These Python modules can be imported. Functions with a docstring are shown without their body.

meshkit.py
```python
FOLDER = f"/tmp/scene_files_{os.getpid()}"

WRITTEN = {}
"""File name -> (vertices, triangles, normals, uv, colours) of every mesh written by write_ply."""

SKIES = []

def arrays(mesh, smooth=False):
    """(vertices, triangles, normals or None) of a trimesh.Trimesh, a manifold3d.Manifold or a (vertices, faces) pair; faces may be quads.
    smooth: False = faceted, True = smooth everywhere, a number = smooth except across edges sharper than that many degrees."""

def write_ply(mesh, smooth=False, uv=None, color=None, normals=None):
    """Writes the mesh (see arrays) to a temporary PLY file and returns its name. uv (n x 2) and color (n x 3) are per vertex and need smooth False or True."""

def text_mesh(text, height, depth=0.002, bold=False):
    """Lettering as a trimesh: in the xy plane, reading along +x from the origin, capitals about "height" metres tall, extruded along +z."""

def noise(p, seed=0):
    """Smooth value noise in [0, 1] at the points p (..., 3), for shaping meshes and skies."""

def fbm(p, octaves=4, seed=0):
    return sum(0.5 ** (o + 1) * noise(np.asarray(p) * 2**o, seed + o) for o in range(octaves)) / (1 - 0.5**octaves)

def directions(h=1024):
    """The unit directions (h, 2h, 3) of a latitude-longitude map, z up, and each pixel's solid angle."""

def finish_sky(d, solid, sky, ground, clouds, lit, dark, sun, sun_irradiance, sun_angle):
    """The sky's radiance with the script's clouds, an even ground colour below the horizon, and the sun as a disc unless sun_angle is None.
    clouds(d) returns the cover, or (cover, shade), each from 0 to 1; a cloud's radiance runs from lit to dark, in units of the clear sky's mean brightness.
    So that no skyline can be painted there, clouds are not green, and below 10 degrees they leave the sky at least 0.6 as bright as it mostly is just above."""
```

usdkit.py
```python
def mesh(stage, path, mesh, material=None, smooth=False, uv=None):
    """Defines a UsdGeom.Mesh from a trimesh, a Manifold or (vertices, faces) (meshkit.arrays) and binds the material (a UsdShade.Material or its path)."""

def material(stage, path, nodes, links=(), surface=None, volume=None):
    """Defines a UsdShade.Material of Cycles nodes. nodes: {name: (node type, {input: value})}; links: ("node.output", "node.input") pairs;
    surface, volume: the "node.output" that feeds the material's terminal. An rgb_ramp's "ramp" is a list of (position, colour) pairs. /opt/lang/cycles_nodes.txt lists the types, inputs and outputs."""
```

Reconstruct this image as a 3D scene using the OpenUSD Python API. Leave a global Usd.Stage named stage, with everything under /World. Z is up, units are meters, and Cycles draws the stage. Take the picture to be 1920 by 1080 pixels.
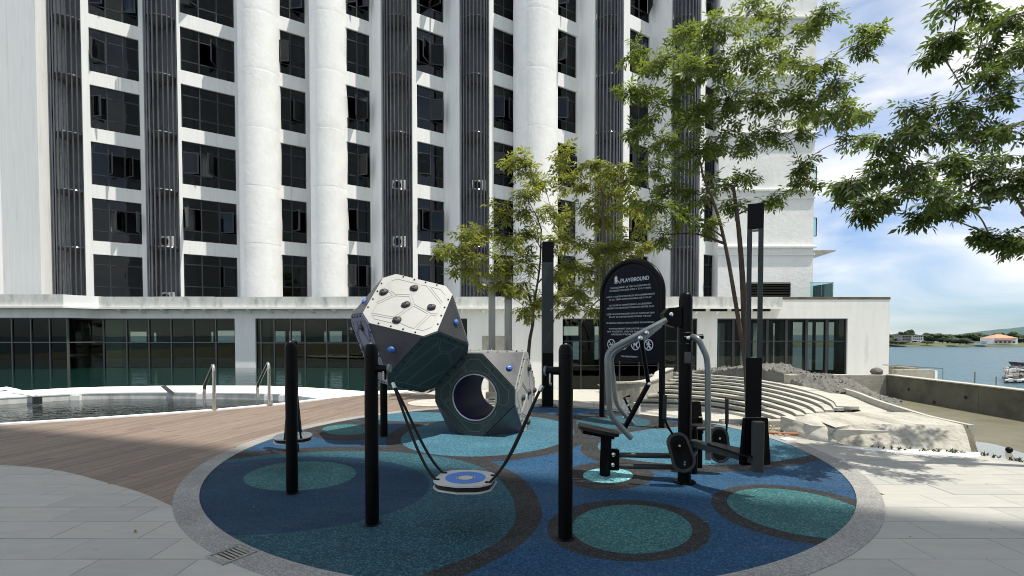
import math, random
import numpy as np, trimesh, usdkit, meshkit
from pxr import Usd, UsdGeom, UsdLux, UsdShade, Gf, Sdf
from shapely.geometry import Polygon, LineString, Point, MultiPolygon, box as sbox
from shapely.ops import unary_union
from shapely import affinity
from scipy.spatial import Voronoi

stage = Usd.Stage.CreateInMemory()
UsdGeom.SetStageUpAxis(stage, 'Z')
UsdGeom.Xform.Define(stage, '/World')
UsdGeom.Scope.Define(stage, '/World/Looks')
PI = math.pi
# ---------------------------------------------------------------- camera
F_PX, CX, CY, PITCH, EYE = 930.0, 960.0, 651.4, math.radians(1.44), 1.6   # lens measured on the 1920 px wide photograph
cam = UsdGeom.Camera.Define(stage, '/World/camera')
cam.CreateHorizontalApertureAttr(36.0)
cam.CreateVerticalApertureAttr(20.25)
cam.CreateFocalLengthAttr(F_PX / 1920 * 36)
cam.CreateVerticalApertureOffsetAttr((CY - 540) / 1920 * 36)
cam.CreateFStopAttr(0.0)
cam.CreateExposureAttr(0.5)
x = UsdGeom.Xformable(cam)
x.AddTranslateOp().Set(Gf.Vec3d(0, 0, EYE))
x.AddRotateXOp().Set(90 - math.degrees(PITCH))
# ---------------------------------------------------------------- sky and sun
SUN = np.array([.312, -.142, .940]); SUN = SUN / np.linalg.norm(SUN)
ELEV, ROT = math.asin(SUN[2]), math.atan2(SUN[0], SUN[1])
usdkit.material(stage, '/World/Looks/sky', {
    'tc': ('texture_coordinate', {}),
    'sky': ('sky_texture', {'sky_type': 'single_scattering', 'sun_disc': False, 'sun_elevation': ELEV, 'sun_rotation': ROT, 'aerosol_density': 0.35, 'air_density': 1.0}),
    'map': ('mapping', {'mapping_type': 'point', 'scale': (1.6, 1.6, 5.2), 'rotation': (0.12, 0.3, 0.5)}),
    'n1': ('noise_texture', {'scale': 1.9, 'detail': 7.0, 'roughness': 0.5, 'distortion': 0.5}),
    'r1': ('rgb_ramp', {'ramp': [(0, (.05, .05, .05)), (0.36, (.10, .10, .10)), (0.5, (.42, .42, .42)), (0.66, (.95, .95, .95)), (1, (1, 1, 1))]}),
    'lit': ('mix', {'mix_type': 'mix', 'color2': (6.4, 6.3, 5.95)}),
    'sep': ('separate_xyz', {}), 'hr': ('rgb_ramp', {'ramp': [(0, (.25, .41, .63)), (.06, (.31, .46, .67)), (.3, (.62, .74, .90)), (.55, (.95, .95, .93)), (1, (1, .97, .90))]}), 'hm': ('mix', {'mix_type': 'multiply', 'fac': 1.0}),
    'bg': ('background_shader', {'strength': 0.135}),
}, [('tc.generated', 'map.vector'), ('map.vector', 'n1.vector'), ('n1.fac', 'r1.fac'), ('r1.color', 'lit.fac'), ('tc.generated', 'sep.vector'), ('sep.z', 'hr.fac'), ('hr.color', 'hm.color2'), ('sky.color', 'hm.color1'), ('hm.color', 'lit.color1'), ('lit.color', 'bg.color')], surface='bg.background')
dome = UsdLux.DomeLight.Define(stage, '/World/sky')
dome.CreateIntensityAttr(1.0)
UsdShade.MaterialBindingAPI.Apply(dome.GetPrim()).Bind(UsdShade.Material.Get(stage, '/World/Looks/sky'))
dome.GetPrim().SetCustomDataByKey('kind', 'structure')
sun = UsdLux.DistantLight.Define(stage, '/World/sun')
sun.CreateNormalizeAttr(True)
sun.CreateIntensityAttr(1.08)
sun.CreateAngleAttr(0.5)
sun.CreateColorAttr(Gf.Vec3f(1.0, 0.945, 0.85))
q = Gf.Rotation(Gf.Vec3d(0, 0, -1), Gf.Vec3d(*[float(-c) for c in SUN]))
UsdGeom.Xformable(sun).AddTransformOp().Set(Gf.Matrix4d().SetRotate(q))

# ---------------------------------------------------------------- measuring the photograph
def ray(px, py):
    a, v = (px - CX) / F_PX, (CY - py) / F_PX
    return np.array([a, math.cos(PITCH) + v * math.sin(PITCH), -math.sin(PITCH) + v * math.cos(PITCH)])
def G(px, py, z=0.0):
    r = ray(px, py); t = (z - EYE) / r[2]
    return np.array([r[0] * t, r[1] * t])
def G3(px, py, z=0.0):
    return np.array([*G(px, py, z), z])
def A(px, py, Y):
    r = ray(px, py); t = Y / r[1]
    return np.array([r[0] * t, Y, EYE + r[2] * t])

# ---------------------------------------------------------------- prims
used = {}
def numbered(parent, name):
    k = (parent, name); n = used.get(k, 0); used[k] = n + 1
    return f'{parent}/{name}' if n == 0 else f'{parent}/{name}_{n:03d}'
def ppath(parent):
    return '/World' if parent is None else str(parent.GetPath())
def tag(p, label=None, cat=None, group=None, kind=None):
    for k, v in (('label', label), ('category', cat), ('group', group), ('kind', kind)):
        if v: p.SetCustomDataByKey(k, v)
    return p
def thing(name, label=None, cat=None, group=None, loc=(0, 0, 0), rz=0.0, kind=None, parent=None):
    t = UsdGeom.Xform.Define(stage, numbered(ppath(parent), name))
    t.AddTranslateOp().Set(Gf.Vec3d(*map(float, loc)))
    if rz: t.AddRotateZOp().Set(math.degrees(rz))
    return tag(t.GetPrim(), label, cat, group, kind)
def part(parent, name, mesh, mat, smooth=False, label=None, cat=None, group=None, kind=None):
    if isinstance(mesh, MB): mesh = mesh.mesh()
    m = usdkit.mesh(stage, numbered(ppath(parent), name), mesh, '/World/Looks/' + mat, smooth)
    return tag(m.GetPrim(), label, cat, group, kind)
def copy_of(src, loc, rz=0.0, label=None, group=None):
    name = src.GetName().rstrip('0123456789').rstrip('_')
    d = src.GetCustomData()
    r = thing(name, label or d.get('label'), d.get('category'), group or d.get('group'), loc, rz)
    r.GetReferences().AddInternalReference(src.GetPath())
    r.SetInstanceable(True)
    return r

class MB:
    def __init__(s): s.v, s.f, s.n = [], [], 0
    def add(s, v, f):
        v = np.asarray(v, float); f = np.asarray(f, int)
        if f.shape[1] == 4: f = np.vstack([f[:, [0, 1, 2]], f[:, [0, 2, 3]]])
        s.v.append(v); s.f.append(f + s.n); s.n += len(v); return s
    def tm(s, m, T=None):
        v = np.asarray(m.vertices)
        if T is not None: v = trimesh.transform_points(v, T)
        return s.add(v, m.faces)
    def box(s, c, d, R=None, ch=0.0):
        c = np.asarray(c, float); h = np.asarray(d, float) / 2
        sg = np.array([(i, j, k) for i in (-1, 1) for j in (-1, 1) for k in (-1, 1)], float)
        if ch > 0:
            pts = np.vstack([sg * (h - ch * np.array(e)) for e in ((0, 1, 1), (1, 0, 1), (1, 1, 0))])
            m = trimesh.convex.convex_hull(pts); v, f = np.array(m.vertices), m.faces
        else:
            v = sg * h; f = np.array([[0, 1, 3, 2], [4, 6, 7, 5], [0, 4, 5, 1], [2, 3, 7, 6], [0, 2, 6, 4], [1, 5, 7, 3]])
        if R is not None: v = v @ np.asarray(R).T
        return s.add(v + c, f)
    def span(s, a, b, ch=0.0):
        a, b = np.minimum(a, b), np.maximum(a, b)
        return s.box((a + b) / 2, b - a, ch=ch)
    def tube(s, pts, r, n=10, cap=True):
        P = np.asarray(pts, float); m = len(P); r = np.broadcast_to(r, m)
        T = np.gradient(P, axis=0); T /= np.linalg.norm(T, axis=1, keepdims=True) + 1e-12
        ref = np.array([0, 0, 1.0]) if abs(T[0, 2]) < .9 else np.array([1.0, 0, 0])
        N = np.cross(T[0], ref); N /= np.linalg.norm(N); V = []
        for i in range(m):
            N = N - T[i] * (N @ T[i]); N /= np.linalg.norm(N); B = np.cross(T[i], N)
            a = np.arange(n) * 2 * PI / n
            V.append(P[i] + r[i] * (np.cos(a)[:, None] * N + np.sin(a)[:, None] * B))
        F = []
        for i in range(m - 1):
            for k in range(n):
                k2 = (k + 1) % n; F.append((i * n + k, i * n + k2, (i + 1) * n + k2, (i + 1) * n + k))
        v = np.vstack(V); f = np.array(F); f = np.vstack([f[:, [0, 1, 2]], f[:, [0, 2, 3]]])
        if cap:
            v = np.vstack([v, P[0], P[-1]]); c0, c1 = len(v) - 2, len(v) - 1
            f = np.vstack([f, [(c0, (k + 1) % n, k) for k in range(n)], [(c1, (m - 1) * n + k, (m - 1) * n + (k + 1) % n) for k in range(n)]])
        return s.add(v, f)
    def prism(s, poly, z0, z1, T=None):
        for g in geoms(poly):
            m = trimesh.creation.extrude_polygon(g, z1 - z0, engine='earcut')
            v = np.array(m.vertices); v[:, 2] += z0
            if T is not None: v = trimesh.transform_points(v, T)
            s.add(v, m.faces)
        return s
    def lathe(s, prof, c=(0, 0, 0), n=20):
        p = np.asarray(prof, float); a = np.arange(n) * 2 * PI / n
        v = np.stack([p[:, None, 0] * np.cos(a), p[:, None, 0] * np.sin(a), np.repeat(p[:, 1:2], n, 1)], -1).reshape(-1, 3)
        f = [(i * n + k, i * n + (k + 1) % n, (i + 1) * n + (k + 1) % n, (i + 1) * n + k) for i in range(len(p) - 1) for k in range(n)]
        return s.add(v + np.asarray(c), np.array(f))
    def mesh(s): return (np.vstack(s.v), np.vstack(s.f))

def geoms(p):
    if p.is_empty: return []
    return [g for g in getattr(p, 'geoms', [p]) if g.geom_type == 'Polygon' and g.area > 1e-5]
def frame_T(o, ux, uy):
    """4x4 from origin and two axes."""
    ux = np.asarray(ux, float); ux = ux / np.linalg.norm(ux)
    uy = np.asarray(uy, float); uy = uy - ux * (uy @ ux); uy = uy / np.linalg.norm(uy)
    T = np.eye(4); T[:3, 0], T[:3, 1], T[:3, 2], T[:3, 3] = ux, uy, np.cross(ux, uy), o
    return T
def rot(axis, a): return trimesh.transformations.rotation_matrix(a, axis)[:3, :3]
def smooth_path(P, n=8):
    """Catmull-Rom through P."""
    P = np.asarray(P, float); Q = np.vstack([2 * P[0] - P[1], P, 2 * P[-1] - P[-2]]); out = []
    for i in range(1, len(Q) - 2):
        for t in np.linspace(0, 1, n, endpoint=False):
            a, b, c, d = Q[i - 1:i + 3]
            out.append(.5 * ((2 * b) + (c - a) * t + (2 * a - 5 * b + 4 * c - d) * t * t + (3 * b - a - 3 * c + d) * t ** 3))
    return np.vstack([out, P[-1]])
def fillet(P, r, n=6):
    """A polyline with its corners rounded."""
    P = [np.asarray(p, float) for p in P]; out = [P[0]]
    for i in range(1, len(P) - 1):
        a, b = P[i - 1] - P[i], P[i + 1] - P[i]; la, lb = np.linalg.norm(a), np.linalg.norm(b); k = min(r, la * .45, lb * .45)
        p0, p1 = P[i] + a / la * k, P[i] + b / lb * k
        out += [(1 - t) ** 2 * p0 + 2 * t * (1 - t) * P[i] + t * t * p1 for t in np.linspace(0, 1, n)]
    out.append(P[-1]); return np.array(out)

# ---------------------------------------------------------------- materials
def look(name, base, rough=.5, metal=0.0, spec=.5, var=None, vscale=2.0, bump=0.0, bscale=40.0, detail=4.0, vec=(1, 1, 1), var2=None, v2scale=.5, v2=(.5, .7), bdist=.01, coat=0.0):
    """Principled paint, stone or metal: base colour broken up by noise towards var, blotches of var2, and a bump."""
    N = {'geo': ('texture_coordinate', {}), 'map': ('mapping', {'mapping_type': 'point', 'scale': vec}), 'p': ('principled_bsdf', {'base_color': base, 'roughness': rough, 'metallic': metal, 'specular_ior_level': spec, 'coat_weight': coat})}
    L = [('geo.object', 'map.vector')]; col = None
    if var is not None:
        N['n'] = ('noise_texture', {'scale': vscale, 'detail': detail, 'roughness': .6}); L.append(('map.vector', 'n.vector'))
        N['r'] = ('rgb_ramp', {'ramp': [(0.3, base), (0.7, var)]}); L.append(('n.fac', 'r.fac')); col = 'r.color'
    if var2 is not None:
        N['n2'] = ('noise_texture', {'scale': v2scale, 'detail': 6.0, 'roughness': .65}); L.append(('map.vector', 'n2.vector'))
        N['r2'] = ('rgb_ramp', {'ramp': [(v2[0], (0, 0, 0)), (v2[1], (1, 1, 1))]}); L.append(('n2.fac', 'r2.fac'))
        N['m2'] = ('mix', {'mix_type': 'mix', 'color1': base, 'color2': var2}); L.append(('r2.color', 'm2.fac'))
        if col: L.append((col, 'm2.color1'))
        col = 'm2.color'
    if col: L.append((col, 'p.base_color'))
    if bump:
        N['bn'] = ('noise_texture', {'scale': bscale, 'detail': 5.0, 'roughness': .6}); N['b'] = ('bump', {'strength': bump, 'distance': bdist})
        L += [('geo.object', 'bn.vector'), ('bn.fac', 'b.height'), ('b.normal', 'p.normal')]
    usdkit.material(stage, '/World/Looks/' + name, N, L, surface='p.BSDF')
def granules(name, a, b, c, scale=75.0, rough=.85):
    """Rubber crumb: every grain its own tone, with pits between the grains."""
    usdkit.material(stage, '/World/Looks/' + name, {
        'tc': ('texture_coordinate', {}), 'v': ('voronoi_texture', {'feature': 'f1', 'scale': scale}), 's': ('separate_color', {}),
        'r': ('rgb_ramp', {'ramp': [(0, a), (.38, a), (.45, b), (.78, b), (.85, c), (1, c)]}),
        'n': ('noise_texture', {'scale': 1.3, 'detail': 5.0}), 'rn': ('rgb_ramp', {'ramp': [(.3, (.78, .78, .78)), (.7, (1.1, 1.1, 1.1))]}),
        'm': ('mix', {'mix_type': 'multiply', 'fac': 1.0}), 'mp': ('mapping', {'mapping_type': 'point', 'scale': (.8, 2.2, 1), 'rotation': (0, 0, .5)}), 'nd': ('noise_texture', {'scale': 1.1, 'detail': 9.0, 'roughness': .72}), 'rd': ('rgb_ramp', {'ramp': [(.5, (0, 0, 0)), (.78, (.13, .13, .13)), (1, (.25, .25, .25))]}), 'dust': ('mix', {'mix_type': 'mix', 'color2': (.17, .18, .18)}), 'bu': ('bump', {'strength': .5, 'distance': .004, 'invert': True}),
        'p': ('principled_bsdf', {'roughness': rough, 'specular_ior_level': .25})},
        [('tc.object', 'v.vector'), ('v.color', 's.color'), ('s.r', 'r.fac'), ('tc.object', 'n.vector'), ('n.fac', 'rn.fac'), ('r.color', 'm.color1'), ('rn.color', 'm.color2'),
         ('tc.object', 'mp.vector'), ('mp.vector', 'nd.vector'), ('nd.fac', 'rd.fac'), ('rd.color', 'dust.fac'), ('m.color', 'dust.color1'), ('dust.color', 'p.base_color'), ('v.distance', 'bu.height'), ('bu.normal', 'p.normal')], surface='p.BSDF')
def glass(name, tint, gloss=(1, 1, 1), ior=1.5, rough=0.0, bump=0.0):
    N = {'t': ('transparent_bsdf', {'color': tint}), 'g': ('glossy_bsdf', {'color': gloss, 'roughness': rough}), 'f': ('fresnel', {'IOR': ior}), 'm': ('mix_closure', {})}
    L = [('f.fac', 'm.fac'), ('t.BSDF', 'm.closure1'), ('g.BSDF', 'm.closure2')]
    if bump:
        N['tc'] = ('texture_coordinate', {}); N['n'] = ('noise_texture', {'scale': .7, 'detail': 2.0}); N['b'] = ('bump', {'strength': bump, 'distance': .05})
        L += [('tc.object', 'n.vector'), ('n.fac', 'b.height'), ('b.normal', 'g.normal')]
    usdkit.material(stage, '/World/Looks/' + name, N, L, surface='m.closure')
def leaf(name, a, b, c, trans=(.25, .4, .03)):
    usdkit.material(stage, '/World/Looks/' + name, {
        'g': ('geometry', {}), 'r': ('rgb_ramp', {'ramp': [(0, a), (.5, b), (1, c)]}),
        'p': ('principled_bsdf', {'roughness': .42, 'specular_ior_level': .4}), 't': ('translucent_bsdf', {'color': trans}), 'm': ('mix_closure', {'fac': .38})},
        [('g.random_per_island', 'r.fac'), ('r.color', 'p.base_color'), ('p.BSDF', 'm.closure1'), ('t.BSDF', 'm.closure2')], surface='m.closure')
def water(name, base, rough, scale, strength, vec=(1, 1, 1), dist=.05):
    usdkit.material(stage, '/World/Looks/' + name, {
        'tc': ('texture_coordinate', {}), 'mp': ('mapping', {'mapping_type': 'point', 'scale': vec}), 'n': ('noise_texture', {'scale': scale, 'detail': 3.0, 'roughness': .55, 'distortion': .4}),
        'b': ('bump', {'strength': strength, 'distance': dist}), 'p': ('principled_bsdf', {'base_color': base, 'roughness': rough, 'ior': 1.33})},
        [('tc.object', 'mp.vector'), ('mp.vector', 'n.vector'), ('n.fac', 'b.height'), ('b.normal', 'p.normal')], surface='p.BSDF')

look('white_stucco', (.83, .83, .805), .85, var=(.77, .775, .75), vscale=3, bump=.45, bscale=5, bdist=.035, var2=(.68, .685, .65), v2scale=.6, v2=(.52, .8), vec=(1, 1, .6))
look('white_paint', (.82, .82, .795), .75, var=(.74, .745, .72), vscale=1.6, vec=(4.5, 4.5, .3), bump=.25, bscale=30, var2=(.56, .56, .52), v2scale=.9, v2=(.58, .82))
look('podium_paint', (.80, .80, .77), .8, var=(.71, .715, .685), vscale=1.0, vec=(2.4, 2.4, .35), bump=.3, bscale=25, var2=(.40, .41, .37), v2scale=.9, v2=(.58, .86))
look('parapet_concrete', (.50, .51, .48), .85, var=(.66, .67, .63), vscale=2.2, vec=(1.5, 1.5, .6), bump=.4, bscale=20, var2=(.27, .27, .23), v2scale=1.6, v2=(.52, .75))
look('bare_concrete', (.30, .285, .235), .9, var=(.40, .385, .33), vscale=3, bump=.6, bscale=22, var2=(.22, .20, .15), v2scale=1.8, v2=(.55, .8), bdist=.02)
look('stained_shaded_concrete', (.095, .090, .064), .9, var=(.14, .132, .095), vscale=2.5, bump=.5, bscale=18, var2=(.06, .058, .04), v2scale=1.7, v2=(.5, .7), bdist=.02)  # stained concrete; its dark tone also paints shade on the curved steps
look('block_concrete', (.36, .345, .295), .92, var=(.48, .465, .41), vscale=6, vec=(1.5, .4, 1), bump=1.0, bscale=16, var2=(.20, .18, .14), v2scale=2.2, v2=(.5, .72), bdist=.03)
look('pale_concrete', (.46, .45, .40), .9, var=(.36, .35, .30), vscale=4, bump=.5, bscale=30, var2=(.30, .28, .22), v2scale=1.3, v2=(.58, .85), bdist=.012)
look('mud', (.10, .093, .054), .6, var=(.135, .125, .075), vscale=1.5, bump=.3, bscale=12, var2=(.065, .065, .038), v2scale=.9)
look('dirt', (.20, .17, .12), .95, var=(.34, .31, .24), vscale=9, bump=.9, bscale=40, var2=(.10, .12, .05), v2scale=3, v2=(.5, .65), bdist=.03)
look('gravel', (.12, .118, .105), .95, var=(.27, .262, .24), vscale=38, bump=1.0, bscale=45, bdist=.05, var2=(.13, .125, .115), v2scale=1.6)
look('window_frame', (.025, .027, .03), .4, spec=.5)
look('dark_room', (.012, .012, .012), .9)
look('room_wall', (.05, .046, .036), .9, var=(.03, .026, .018), vscale=.7)
look('curtain', (.38, .385, .375), .9, var=(.22, .22, .22), vscale=6, vec=(8, 8, .3))
look('steel_tube_dark', (.17, .17, .172), .2, metal=.8, var=(.08, .08, .084), vscale=1.5, vec=(1, 1, .4))
look('grey_backing', (.15, .155, .16), .8)
look('plant_unit', (.62, .62, .60), .55)
look('black_coat', (.0016, .0016, .0018), .32, spec=.12, bump=.06, bscale=220, bdist=.001)
look('dark_coat', (.004, .0043, .0047), .38, spec=.16)
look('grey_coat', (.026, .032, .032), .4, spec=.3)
look('silver_coat', (.17, .195, .195), .32, metal=.55, var=(.13, .152, .152), vscale=8)
look('stainless', (.62, .61, .58), .2, metal=1.0, var=(.52, .51, .48), vscale=6, vec=(1, 1, .2))
look('brushed_steel', (.36, .35, .31), .35, metal=.85, var=(.24, .23, .2), vscale=3, vec=(4, 4, .3))
look('mullion_grey', (.13, .13, .122), .4, metal=.4)
look('chrome_bolt', (.75, .75, .75), .15, metal=1.0)
look('panel_light', (.325, .33, .315), .42, var=(.285, .29, .275), vscale=3, bump=.1, bscale=150, bdist=.001)
look('panel_metal', (.095, .097, .102), .32, metal=.5, var=(.075, .077, .082), vscale=5, var2=(.055, .055, .06), v2scale=3)
look('panel_teal', (.026, .042, .040), .5, spec=.3, var=(.032, .05, .048), vscale=2)
look('panel_line', (.11, .15, .145), .5)
look('panel_blue', (.085, .098, .15), .5)
look('tunnel_blue', (.004, .005, .075), .5, spec=.2)
look('hold_grey', (.02, .021, .021), .55, bump=.3, bscale=80)
look('hold_blue', (.035, .12, .42), .4, bump=.2, bscale=80)
look('rope', (.003, .003, .0035), .8, bump=.8, bscale=160, bdist=.004)
look('seat_silver', (.52, .54, .52), .4, metal=.2, var=(.44, .46, .44), vscale=4)
look('seat_blue', (.06, .18, .52), .5, var=(.05, .15, .46), vscale=6)
look('seat_board', (.011, .0095, .009), .5, spec=.2, var=(.02, .017, .016), vscale=5)
look('sign_face', (.0015, .0018, .006), .4, spec=.1)
look('sign_print', (.42, .44, .48), .6)
look('paint_white', (.75, .76, .75), .6)
look('rust_pipe', (.36, .13, .07), .6)
look('plastic_pipe', (.62, .62, .58), .5)
look('bark', (.095, .075, .058), .9, var=(.16, .13, .10), vscale=14, vec=(1, 1, .3), bump=.8, bscale=30, bdist=.01)
look('bark_red', (.045, .032, .025), .9, var=(.085, .058, .044), vscale=14, vec=(1, 1, .3), bump=.8, bscale=30, bdist=.01)
look('weed', (.05, .075, .02), .8)
look('boulder', (.10, .095, .08), .95, var=(.18, .17, .15), vscale=6, bump=.8, bscale=12, bdist=.04)
look('far_green', (.028, .045, .020), .95, var=(.05, .072, .03), vscale=.35, var2=(.02, .035, .015), v2scale=.5)
look('far_green_dark', (.022, .036, .018), .95, var=(.04, .06, .025), vscale=.35)
look('shore_grass', (.06, .08, .03), .95, var=(.11, .11, .06), vscale=.05)
look('hill_forest_hazed', (.045, .085, .085), 1, var=(.06, .105, .10), vscale=.02)  # blue of distant haze mixed into the forest colour
look('house_white', (.68, .68, .66), .8)
look('house_grey', (.26, .26, .25), .8)
look('roof_orange', (.62, .27, .16), .8, var=(.54, .22, .13), vscale=1)
look('raft_wood', (.20, .18, .155), .9, var=(.30, .28, .25), vscale=3)
look('raft_pale', (.55, .55, .52), .8)
look('raft_dark', (.035, .035, .04), .7)
look('caster_wall', (.55, .55, .52), .8)
for k, (a, b) in enumerate((((.198, .152, .118), (.162, .124, .096)), ((.22, .168, .132), (.18, .137, .106)), ((.175, .134, .105), (.145, .11, .085)), ((.208, .16, .126), (.17, .13, .10)))):
    look(f'deck_wood_{k}', a, .7, var=b, vscale=3, vec=(5, .8, 1), bump=.25, bscale=60, var2=(a[0] * .8, a[1] * .8, a[2] * .8), v2scale=.9)
STONE = (((.375, .368, .335), (.335, .328, .298)), ((.362, .356, .326), (.322, .317, .29)), ((.386, .38, .345), (.346, .34, .308)), ((.348, .343, .316), (.31, .306, .28)), ((.378, .37, .333), (.338, .33, .298)))
for k, (a, b) in enumerate(STONE):
    look(f'paving_{k}', a, .72, var=b, vscale=3.0, vec=(1, 3, 1), bump=.25, bscale=90, bdist=.003, var2=(a[0] * .78, a[1] * .78, a[2] * .76), v2scale=1.3, v2=(.56, .86))
for k, (a, b) in enumerate(() and (((.465, .46, .425), (.415, .41, .38)), ((.435, .43, .40), (.395, .39, .36)), ((.49, .485, .45), (.44, .435, .405)))):
    look(f'paving_{k}', a, .72, var=b, vscale=3.0, vec=(1, 3, 1), bump=.2, bscale=90, bdist=.003, var2=(.40, .405, .38), v2scale=1.1, v2=(.55, .8))
granules('curb_pebble', (.215, .213, .20), (.285, .282, .265), (.36, .355, .34), 110, .8)
granules('rubber_royal', (.007, .036, .082), (.013, .058, .125), (.025, .09, .175), 92)
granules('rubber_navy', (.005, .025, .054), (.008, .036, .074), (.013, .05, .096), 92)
granules('rubber_sky', (.022, .078, .12), (.042, .135, .19), (.085, .22, .27), 95)
granules('rubber_deep', (.008, .042, .060), (.017, .067, .09), (.045, .13, .155), 92)
granules('rubber_teal', (.016, .078, .086), (.032, .118, .124), (.08, .20, .20), 92)
granules('rubber_aqua', (.07, .26, .29), (.14, .40, .42), (.32, .62, .62), 72)
granules('rubber_black', (.014, .015, .016), (.024, .025, .026), (.045, .046, .048), 85)
glass('glass_dark', (.38, .40, .40), (.6, .63, .65), 1.5, bump=.12)
glass('glass_podium', (.47, .52, .48), (.45, .48, .44), 1.55, bump=.04)
glass('glass_clear', (.72, .88, .86), (.9, 1, 1), 1.45)
leaf('leaf_green', (.06, .09, .018), (.115, .155, .03), (.19, .215, .05), (.27, .35, .05))
leaf('leaf_olive', (.10, .125, .024), (.18, .20, .04), (.28, .27, .06), (.42, .45, .06))
leaf('leaf_dark', (.036, .058, .016), (.06, .09, .022), (.10, .135, .032), (.17, .25, .04))
water('pool_green', (.004, .019, .015), .04, 1.2, .16, (1, 1.6, 1), .12)
water('pool_grey', (.010, .014, .012), .03, 3.2, .2, (1, 1.6, 1), .07)
water('puddle', (.25, .24, .19), .03, 3.0, .02)
water('sea_water', (.035, .088, .108), .3, .45, 1.0, (1, 2.2, 1), .6)
# ================================================================ ground, paving, deck, pools
rng = np.random.default_rng(7)
def struct(name, mesh, mat, parent=None, smooth=False):
    return part(parent, name, mesh, mat, smooth, kind=None if parent is not None else 'structure')
def pts(L, z=0.0): return [tuple(G(*p, z)) for p in L]
RC, RR = np.array([.155, 7.03]), 3.93
rubber_area = affinity.scale(Point(*RC).buffer(1, 96), 3.86, 3.99)
ring_out = Point(.0, 7.03).buffer(1, 96)
ring_out = rubber_area.buffer(.22, 32)
# arcs read off the photograph
left_arc = [(-260, 880), (-120, 872), (0, 873), (62, 877), (125, 886), (200, 906), (250, 920), (285, 933), (322, 950)]
coping = [(-330, 818), (0, 797), (100, 791), (250, 781), (395, 770.5), (480, 763), (541, 757), (606, 749)]
cop = smooth_path([G(*p) for p in coping], 6)
lip_back = smooth_path([G(*p) for p in [(-300, 748), (0, 735), (60, 732), (156, 727), (311, 724), (480, 724), (541, 725.5), (606, 729), (685, 734.5)]], 6)     # far edge of the white divider
lip_front = smooth_path([G(*p) for p in [(-300, 762), (0, 746), (156, 738), (311, 736), (480, 738), (541, 741), (606, 749)]], 6)                    # its near edge
arc = smooth_path([G(*p) for p in left_arc], 6)
end_deck = G(760, 741)
far_edge = [tuple(G(606, 749)), tuple(G(685, 741)), tuple(G(760, 736)), tuple(G(880, 745))]
deck_area = Polygon([*map(tuple, cop[:-1]), *far_edge, (-.5, 11.0), (-.5, 7.0), tuple(G(322, 950)), *map(tuple, arc[::-1])]).buffer(0).difference(ring_out)
near_pool = Polygon([*map(tuple, cop), *map(tuple, lip_front[::-1])]).buffer(0)
far_pool = Polygon([*map(tuple, lip_back), tuple(G(770, 727)), (-3.6, 24.97), (-40, 24.97), (-40, 16)]).buffer(0)
left_paving = Polygon([*map(tuple, arc), (-3, 2.0), (-13, 2.0), (-13, 5)]).buffer(0).union(sbox(-9, .5, .5, 4.6)).difference(ring_out).difference(deck_area)
left_paving = unary_union([g for g in geoms(left_paving) if g.centroid.x < 1]).intersection(sbox(-14, .5, .15, 9))
right_edge = [(1440, 815), (1550, 830), (1610, 839), (1700, 845.5), (1830, 851), (1920, 867), (2100, 905)]
redge = [tuple(G(*p)) for p in right_edge]
right_paving = Polygon([(0.15, .5), (0.15, 5), (1.5, 7), *redge, (10.5, 4.5), (11.5, .5)]).buffer(0).difference(ring_out)
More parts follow.
